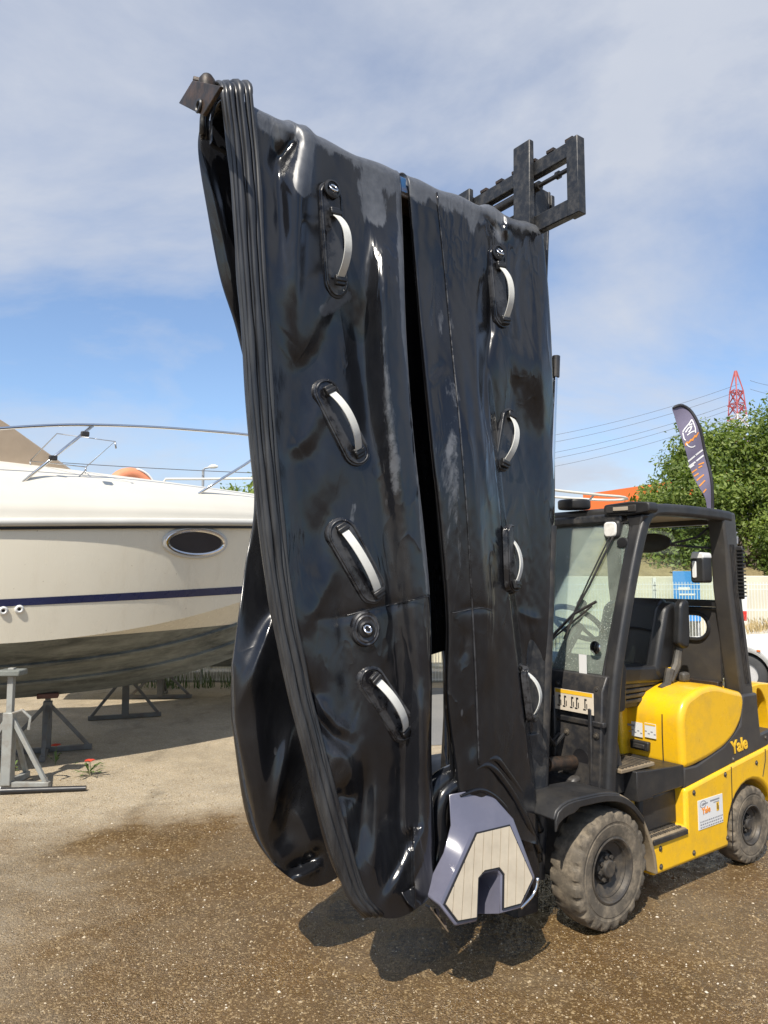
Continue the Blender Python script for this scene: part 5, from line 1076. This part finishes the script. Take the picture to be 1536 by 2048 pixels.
def loft(name, fn, nq, mat, parent=bt, ts=TS, both=True, angle=25, thick=0):
    m = MB()
    for s in ((-1, 1) if both else (-1,)):
        V = [(t, s*fn(t, k/(nq-1))[0], fn(t, k/(nq-1))[1]) for t in ts for k in range(nq)]
        m.add(V, [(i*nq+k, i*nq+k+1, (i+1)*nq+k+1, (i+1)*nq+k) for i in range(len(ts)-1) for k in range(nq-1)])
    return m.build(name, MT[mat], parent, angle=angle)
hull = loft('hull', hs, 14, 'gelcoat', angle=60)
loft('lower_chine', lambda t, q: (bottom(t, zw(t)+(zc(t)-zw(t))*q), max(zw(t), zk(t))+(zc(t)-max(zw(t), zk(t)))*q) if zc(t) > zw(t)+.002 else (ch(t), zc(t)+.001*q), 5, 'gelcoat')
loft('bottom', lambda t, q: (bottom(t, min(zk(t)+(min(zw(t), zc(t))-zk(t))*q, 9)), zk(t)+(max(min(zw(t), zc(t)), zk(t))-zk(t))*q), 9, 'antifoul')
for fr0, zz in ((.62, 0), (.30, 0)):
    m = MB()
    for s in (-1, 1): m.tube([(t, s*(ch(t)*fr0+.02), zk(t)+(zc(t)-zk(t))*fr0) for t in np.linspace(-4.2, 3.0, 40)], .028, 4)
    m.build('spray_strake', MT['antifoul'], bt)
loft('navy_stripe', lambda t, q: (hs(t, hq(t, 1.517+.029*t+(.062+.007*t)*q))[0]+.004, 1.517+.029*t+(.062+.007*t)*q), 3, 'navy', ts=[t for t in TS if t < 3.6])
m = MB()
for s in (-1, 1): m.tube([(t, s*(gh(t)+.012), zg(t)) for t in TS[:-1]], .038, 8)
m.build('rub_rail', MT['rail_grey'], bt, angle=60)
m = MB()
for s in (-1, 1): m.tube([(t, s*(gh(t)+.006), zg(t)-.05) for t in TS[:-1]], .014, 6)
m.build('rub_rail_seam', MT['caulk'], bt, angle=60)
crown = lambda t: 2.905-.062*t-.02*pos(t-2.5)**2
def deck(t, q):
    g = gh(t); z0, z1 = zg(t)+.03, max(crown(t), zg(t)+.05)
    pts = [(g-.005, z0), (g-.02, z0+.16*(z1-z0)), (g*.95-.02, z0+.36*(z1-z0)), (g*.84, z0+.62*(z1-z0)), (g*.82, z0+.66*(z1-z0)), (g*.6, z0+.86*(z1-z0)), (g*.3, z0+.965*(z1-z0)), (0, z1)]
    x = q*7; i = min(int(x), 6); f = x-i; return (max(pts[i][0]*(1-f)+pts[i+1][0]*f, 0), pts[i][1]*(1-f)+pts[i+1][1]*f)
loft('deck', deck, 22, 'deck_white', angle=40)
tm = MB(); tr = [(-4.2, s*hs(-4.2, q)[0], hs(-4.2, q)[1]) for s in (-1,) for q in (1, 0)]+[(-4.2, 0, zk(-4.2)), (-4.2, hs(-4.2, 0)[0], hs(-4.2, 0)[1]), (-4.2, gh(-4.2), zg(-4.2)), (-4.2, 0, crown(-4.2))]
tm.add(tr, [tuple(range(len(tr)))]); tm.build('transom', MT['gelcoat'], bt, smooth=False)
m = MB(); cv = [(.80, 2.84, .45), (.13, 3.27, .62), (-.5, 3.62, .72), (-1.2, 3.98, .78), (-2.6, 4.02, .8), (-4.0, 3.85, .8), (-4.1, 2.7, .9)]
V = []
for t, z, w in cv: V += [(t, -w, z-.10), (t, -w*.5, z-.02), (t, 0, z), (t, w*.5, z-.02), (t, w, z-.10), (t, w*1.05, 2.72), (t, -w*1.05, 2.72)]
m.add(V, [(i*7+k, i*7+(k+1) % 7, (i+1)*7+(k+1) % 7, (i+1)*7+k) for i in range(len(cv)-1) for k in range(7)]+[tuple(range(7)), tuple((len(cv)-1)*7+k for k in range(6, -1, -1))]); m.build('canvas_cover', MT['tan_canvas'], bt)
def w2b(p): d = Vector(p)-BO; return (d.dot(BD), d.dot(BN), d.z)
# a vertical plane along the near deck edge
pA, pB = BO-1.20*BN-.2*BD, BO-.93*BN+2.5*BD; pn = Vector((pB.y-pA.y, -(pB.x-pA.x), 0)).normalized()
def near_edge(px, py, inset=0.0):
    r = Vector(ray(np.float64(px), np.float64(py))); o = Vector((0, 0, CAM_H)); k = (pA-pn*inset-o).dot(pn)/r.dot(pn); return o+r*k
hullpt = lambda px, py: near_edge(px, py, -.14)
# oval port light
c = w2b(hullpt(392, 1085)); tq = c[0]; zz = c[2]
def hp(t, z, o): y0 = hs(t, hq(t, z))[0]; return (t, -(y0+o), z)
for nm, mt, rx, rz, o0, prt in (('port_light_rim', 'rail_grey', .335, .135, .0, bt), ('port_light_trim', 'chrome', .315, .122, .012, None), ('port_light_glass', 'dark_glass', .285, .100, .016, None)):
    m = MB(); ring = [(tq+rx*math.cos(a)*(1+.0*math.sin(a)), zz+rz*math.sin(a)) for a in np.linspace(0, 2*math.pi, 41)[:-1]]
    if nm.endswith('glass'): m.add([hp(t, z, o0) for t, z in ring], [tuple(range(40))])
    else: m.tube([hp(t, z, .012 if nm.endswith('trim') else .0) for t, z in ring], .020 if nm.endswith('trim') else .026, 8, closed=True)
    x = m.build(nm, MT[mt], bt if prt else port); port = x if prt else port
for px, py in ((8, 1222), (40, 1219)):
    c = w2b(hullpt(px, py)); m = MB(); m.lathe([(.014, .0), (.014, .016), (.024, .022), (.036, .014), (.038, 0)], 20, lambda x, y, h: (lambda q: (q[0], q[1]-h, q[2]))(hp(c[0]+x, c[2]+y, 0))); th = m.build('through_hull', MT['white_print'], bt)
    m = MB(); m.lathe([(0, .004), (.015, .004)], 16, lambda x, y, h: (lambda q: (q[0], q[1]-h, q[2]))(hp(c[0]+x, c[2]+y, 0))); m.build('hole', MT['caulk'], th)
# bow rail
RL = [(-130, 874), (-60, 863), (0, 857), (100, 851), (185, 850), (300, 854), (400, 861), (490, 869), (570, 880), (640, 900)]
m = MB(); q = curve_pts([w2b(near_edge(x, y)) for x, y in RL], 40); m.tube([tuple(p) for p in q], .0145, 10); br = m.build('bow_rail', MT['chrome'], bt, angle=180)
for pts in ([(30, 976), (108, 914), (186, 851)], [(384, 996), (440, 960), (490, 929), (562, 880)]):
    m = MB(); m.tube([w2b(near_edge(x, y)) for x, y in pts], .0135, 8); m.build('stanchion', MT['chrome'], br, angle=180)
    b = Vector(w2b(near_edge(*pts[0]))); m = MB(); m.lathe([(0, .012), (.026, .010), (.034, 0), (.034, -.03)], 14, lambda x, y, h: (b.x+x, b.y+y, b.z+h)); m.build('rail_foot', MT['chrome'], br)
m = MB(); fr = [w2b(at_y(x, y, Y)) for x, y, Y in ((326, 968, 9.5), (331, 958, 9.5), (400, 958, 9.62), (500, 957, 9.8), (600, 958, 9.9))]; m.tube(fr, .016, 8); m.tube([fr[1], w2b(at_y(322, 972, 9.45))], .012, 6); m.build('far_rail', MT['deck_white'], bt, angle=180)
# wire fender basket clamped to the first stanchion
bk = MB(); W2 = lambda x, y, Y=6.85: w2b(at_y(x, y, Y))
def wr(pts, r=.0055): bk.tube(pts, r, 6)
wr([W2(60, 922), W2(114, 867), W2(230, 883), W2(172, 934), W2(60, 922)])
for dy, Y in ((0, 6.85), (6, 7.0)): wr(curve_pts([W2(60, 922+dy, Y), W2(64, 940+dy, Y), W2(84, 953+dy, Y), W2(120, 960+dy, Y), W2(150, 957+dy, Y), W2(168, 944+dy, Y), W2(172, 934+dy, Y)], 20))
wr(curve_pts([W2(76, 946), W2(110, 966, 7.0), W2(140, 970, 7.1), W2(172, 960, 7.15)], 12), .004); wr([W2(172, 934), W2(172, 940, 7.0)]); wr([W2(60, 922), W2(60, 930, 7.0)])
wr([W2(230, 883), W2(232, 897)], .008)
bask = bk.build('fender_basket', MT['wire'], bt, angle=180)
for px, py in ((170, 868), (106, 916)): m = MB(); m.box(W2(px, py, 6.6), (.07, .05, .045)); m.build('clamp', MT['black_steel'], bask, bevel=.008)
# horseshoe lifebuoy on the far side
lb_ = thing('lifebuoy', 'faded orange horseshoe lifebuoy on the far side of the cruiser deck', 'lifebuoy', tuple(at_y(262, 978, 9.35)), BRZ)
m = MB(); m.tube([(.22*math.cos(a), .02*math.sin(a*2), .19*math.sin(a)) for a in np.linspace(rad(-28), rad(208), 26)], [.05]+[.085]*24+[.05], 14); hb = m.build('cover', MT['orange_buoy'], lb_, angle=180)
m = MB(); m.tube([(.29*math.cos(a), -.05, .26*math.sin(a)) for a in np.linspace(rad(-5), rad(80), 16)], .014, 6); m.build('white_piping', MT['white_print'], hb, angle=180)
m = MB(); m.box((0, .0, -.24), (.4, .05, .3)); m.build('bracket', MT['deck_white'], lb_)

# ------------------------------------------------------------------ boat stands
def stand(label, base, top, w, mat, rz, pad, tall=.7):
    t = thing('boat_stand', label, 'boat stand', (base[0], base[1], 0), rz, 'stands under the boats')
    m = MB(); m.box((0, 0, tall/2+.02), (.085, .085, tall-.02)); m.build('post', MT[mat], t, bevel=.006)
    m = MB(); m.box((0, 0, (tall+top)/2-.02), (.05, .05, top-tall+.06)); sc = m.build('screw', MT['galvanised' if mat == 'galvanised' else mat], t, bevel=.004)
    m = MB()
    for i in range(4): m.box((0, -.026, tall+.08+.09*i), (.022, .004, .022))
    if top-tall > .4: m.build('pin_hole', MT['caulk'], t, smooth=False)
    m = MB(); m.box((0, 0, top-.03), (.20, .16, .05)); m.build('pad', MT[pad], t, bevel=.01)
    for a in (0, 180, 90):
        q = Vector((math.cos(rad(a)), math.sin(rad(a)), 0))*w; m = MB(); m.bar((q.x, q.y, .04), (q.x*.07, q.y*.07, tall*.93), .036, .036); m.build('leg', MT[mat], t, bevel=.004)
        m = MB(); m.bar((0, 0, .03), (q.x*1.08, q.y*1.08, .03), .05, .05); m.build('foot_bar', MT[mat], t, bevel=.004)
    return t
g = at_z(14, 1577); s1 = stand('light grey stand nearest us, at the left edge under the cruiser', (g.x, g.y), .99, .33, 'galvanised', rad(-150), 'antifoul', .62)
s1.rotation_euler.z = 0.0
m = MB(); m.tube([(.05, -.06, .63), (.14, -.08, .66), (.21, -.08, .60), (.20, -.08, .50)], .012, 6); m.build('crank', MT['galvanised'], s1)
g = at_z(92, 1505); stand('dull grey stand with a red pad under the cruiser keel', (g.x, g.y), .60, .40, 'dark_stand', rad(200), 'red_pad', .50)
g = at_z(250, 1437); stand('third stand back, in the deep shade behind the keel', (g.x, g.y), .92, .40, 'dark_stand', rad(20), 'wood', .55)
g = at_z(320, 1397); stand('farthest dark stand, in front of the weeds by the fence', (g.x, g.y), .55, .42, 'dark_stand', rad(5), 'wood', .45)
# things on the ground
a, b = at_z(-60, 1592), at_z(172, 1582); m = MB(); m.tube([(a.x, a.y, .03), (b.x, b.y, .022)], [.030, .022], 10); pp = m.build('pipe', MT['pole']); tag(pp, 'black plastic pipe lying on the gravel before the grey stand', 'pipe')
m = MB(); q = a.lerp(b, .26); q2 = a.lerp(b, .245); m.tube([(q2.x, q2.y, .030), (q.x, q.y, .030)], .0305, 10); m.build('white_sleeve', MT['white_print'], pp)
def poppy(px, py, h, label, leafy=0):
    g = at_z(px, py); t = thing('poppy', label, 'flower', (g.x, g.y, 0), 0, 'poppies on the gravel'); rg = random.Random(px)
    m = MB(); m.tube([(0, 0, 0), (.01, 0, h*.6), (0, .01, h)], .003, 5); m.build('stem', MT['stem'], t)
    m = MB()
    for k in range(5):
        a = k*1.257+.3; c, s = math.cos(a), math.sin(a); m.add([(0, .01, h), (c*.03-s*.022, s*.03+c*.022, h+.022), (c*.05, s*.05, h+.016), (c*.03+s*.022, s*.03-c*.022, h+.022)], [(0, 1, 2, 3)])
    m.build('petals', MT['poppy'], t)
    m = MB()
    for k in range(leafy):
        a = rg.random()*6.28; r = .03+.08*rg.random(); z = .02+.12*rg.random(); c, s = math.cos(a), math.sin(a); m.add([(0, 0, z*.3), (c*r-s*.012, s*r+c*.012, z), (c*r*1.5, s*r*1.5, z*.9), (c*r+s*.012, s*r-c*.012, z)], [(0, 1, 2, 3)])
    if leafy: m.build('leaves', MT['stem'], t)
poppy(110, 1530, .17, 'red poppy in the shade beside the keel stand', 6); poppy(178, 1552, .12, 'red poppy with green leaves at the edge of the boat shadow', 20); poppy(20, 1556, .07, 'small red poppy low behind the light grey stand', 4)
# ------------------------------------------------------------------ second boat behind: only its pulpit shows beside the mast
b2 = thing('motor_boat', 'white pulpit rail of another boat showing beside the mast above the cab', 'boat', (-1.35, 11.0, 0), 0)
for ch0 in list(bt.children):
    if ch0.name.split('.')[0] in ('hull', 'lower_chine', 'bottom', 'deck', 'rub_rail', 'transom'):
        c = ch0.copy(); COL.objects.link(c); c.parent = b2; c.scale = (.84, .72, .80)
px2 = lambda x, y, Y: Vector(at_y(x, y, Y))-Vector((-1.35, 11.0, 0))
m = MB(); m.tube(curve_pts([px2(960, 960, 10.4), px2(1060, 972, 10.6), px2(1115, 981, 10.75), px2(1200, 990, 10.95), px2(1246, 994, 11.1), px2(1250, 999, 11.3), px2(1200, 1000, 11.5), px2(1110, 994, 11.6), px2(980, 985, 11.7)], 40), .020, 8)
m.tube([px2(1188, 990, 10.95), px2(1160, 1022, 10.95)], .016, 8); m.tube([px2(1100, 979, 10.75), px2(1075, 1040, 10.8)], .016, 8); m.build('pulpit_rail', MT['deck_white'], b2, angle=180)
m = MB(); q = px2(1168, 1022, 10.95); m.box((q.x-.35, q.y, q.z-.1), (.9, .35, .06)); m.build('bow_platform', MT['deck_white'], b2, bevel=.02)

# ------------------------------------------------------------------ white car at the right
wc = at_y(1489, 1345, 11.1); car = thing('parked_car', 'white car parked beyond the forklift at the right edge', 'car', (wc.x, 11.1, 0), rad(-35))
cmap = lambda x, z, h: (-x, h, z)
def archpts(cx, r, a0, a1, n=10): return [(cx+r*math.cos(rad(a)), .31+r*math.sin(rad(a))) for a in np.linspace(a0, a1, n)]
prof = [(.68, .26), (.72, .50), (.66, .64), (.46, .78), (-.10, .905), (-.60, .95), (-2.9, 1.0), (-3.15, .95), (-3.25, .55), (-3.18, .26)]+archpts(-2.5, .37, 188, -8)+archpts(0, .37, 188, -8)
m = MB(); m.prism(prof, 0, 1.66, cmap); cb = m.build('body', MT['white_paint'], car, bevel=.05, seg=3)
m = MB(); m.prism([(-.52, .92), (-1.1, 1.40), (-1.6, 1.48), (-2.5, 1.42), (-3.05, 1.0)], .10, 1.56, cmap); m.build('cabin', MT['white_paint'], car, bevel=.05, seg=3)
m = MB(); m.prism([(-.72, 1.0), (-1.15, 1.35), (-1.5, 1.41), (-1.5, 1.0)], .088, .110, cmap); m.build('side_window', MT['dark_glass'], car)
m = MB(); m.prism([(-1.58, 1.02), (-1.58, 1.41), (-2.4, 1.36), (-2.75, 1.02)], .088, .110, cmap); m.build('side_window', MT['dark_glass'], car)
m = MB(); m.add([(.50, .22, .94), (.50, 1.44, .94), (1.06, 1.36, 1.385), (1.06, .30, 1.385)], [(0, 1, 2, 3)]); m.build('windscreen', MT['dark_glass'], car)
for cx in (0, -2.5):
    ar = archpts(cx, .385, 184, -4, 16); ar2 = archpts(cx, .345, -4, 184, 16); m = MB(); m.prism(ar+ar2, -.012, .05, cmap); m.build('wheel_arch_trim', MT['car_trim'], car, bevel=.006)
    for y0, y1 in ((.02, .2), (1.46, 1.64)):
        m = MB(); m.lathe([(.18, y0), (.27, y0-.0), (.30, y0+.02), (.31, y0+.05), (.31, y1-.05), (.30, y1-.02), (.27, y1), (.18, y1)], 40, lambda x, y, h: (-cx+x, h, .31+y), closed=True); ty = m.build('wheel', MT['car_tyre'], car)
        s = y0 if y0 < 1 else y1; d = 1 if y0 < 1 else -1; m = MB(); m.lathe([(0, s+d*.01), (.10, s+d*.012), (.165, s+d*.02), (.19, s+d*.012), (.192, s+d*.05)], 32, lambda x, y, h: (-cx+x, h, .31+y)); m.build('hub_cap', MT['car_rim'], ty)
m = MB(); m.box((.20, -.006, .675), (.05, .014, .03)); m.build('side_indicator', MT['amber'], car, bevel=.005)
m = MB(); m.box((.75, -.10, 1.03), (.12, .18, .12)); m.build('door_mirror', MT['white_paint'], car, bevel=.03)
m = MB(); m.box((-.82, .30, .66), (.10, .36, .13)); m.build('headlight', MT['lamp_glass'], car, bevel=.03); m = MB(); m.box((-.82, 1.36, .66), (.10, .36, .13)); m.build('headlight', MT['lamp_glass'], car, bevel=.03)
# white post with a red band between the wall and the tree
# ------------------------------------------------------------------ feather flag
FY = 9.2; fl0 = at_y(1427, 1150, FY); ff = thing('feather_flag', 'purple grey feather banner with white and orange print behind the forklift roof', 'banner', (fl0.x, FY, 0))
F2 = lambda x, y, o=0.: tuple(Vector(at_y(x, y, FY))-Vector((fl0.x, FY, 0))+Vector((0, -.02*math.sin((x+y*.6)*.07)+o, 0)))
poleP = curve_pts([(1345, 817), (1356, 811), (1368, 811), (1382, 821), (1394, 845), (1404, 875), (1413, 910), (1421, 955), (1426, 1010), (1428, 1070)], 40); leftP = curve_pts([(1344, 819), (1350, 832), (1358, 858), (1368, 895), (1381, 935), (1396, 972), (1412, 1005), (1421, 1068)], 40)
m = MB(); V = []
for i in range(40):
    for k in range(7): q = leftP[i]*(1-k/6)+poleP[i]*(k/6); V.append(F2(q[0], q[1]))
Fc = [(i*7+k, i*7+k+1, (i+1)*7+k+1, (i+1)*7+k) for i in range(39) for k in range(6)]
m.add(V+[(a, b+.004, c) for a, b, c in V], Fc+[tuple(j+280 for j in f[::-1]) for f in Fc]); fb = m.build('banner_cloth', MT['flag'], ff, angle=180)
m = MB(); m.tube([F2(x, y) for x, y in poleP]+[(0.03, 0, .9), (.03, 0, 0)], [.012]+[.020]*38+[.020, .018, .016], 8); m.build('pole', MT['flag_hem'], ff, angle=180)
m = MB(); m.lathe([(0, 0), (.28, 0), (.28, .05), (.05, .09), (0, .09)], 20, lambda x, y, h: (.03+x, y, h)); m.build('base', MT['black_plastic'], ff)
Zf = lambda x, y: (1090+x/3.444, 720+y/3.444)          # the banner's print, drawn at its own size
def prints(name, mat, strokes, w):
    m = MB()
    for st in strokes:
        P = [np.array(Zf(*p)) for p in st]
        for p, q in zip(P[:-1], P[1:]):
            d = (q-p)/max(np.linalg.norm(q-p), 1e-6); n = np.array([-d[1], d[0]])*w/2
            m.add([F2(*(p-n), -.004), F2(*(q-n), -.004), F2(*(q+n), -.004), F2(*(p+n), -.004)], [(0, 1, 2, 3)])
    m.build(name, MT[mat], fb, smooth=False)
arcp = lambda cx, cy, rx, ry, a0, a1, n=12: [(cx+rx*math.cos(rad(a)), cy+ry*math.sin(rad(a))) for a in np.linspace(a0, a1, n)]
prints('emblem', 'flag_white', [[(948, 495), (965, 470), (990, 440), (1010, 410), (1018, 430), (1030, 470), (1032, 505)], [(965, 500), (985, 470), (1008, 455), (1000, 480), (985, 500)], [(948, 500), (955, 545), (965, 555)], [(975, 520), (1000, 500), (1025, 490)], arcp(1005, 570, 36, 32, 170, 40, 8), [(990, 450), (1012, 440)]], 2.2)
prints('script', 'flag_orange', [[(960, 585), (975, 565), (985, 575), (1000, 548), (1012, 558), (1028, 520), (1035, 535), (1052, 500)], [(962, 592), (1048, 512)]], 2.4)
prints('lettering', 'flag_white', [[(985, 700), (1035, 660)], [(1040, 655), (1090, 618)], [(990, 735), (1040, 700)], [(1046, 695), (1096, 655)], [(1000, 742), (1030, 720)]], 3.2)
prints('lettering', 'flag_orange', [[(1060, 720), (1098, 705)], [(1015, 775), (1050, 750)], [(1060, 742), (1085, 728)], [(1030, 800), (1060, 780)], [(1045, 830), (1092, 790)], [(1060, 870), (1098, 830)], [(1085, 915), (1105, 890)]], 2.6)
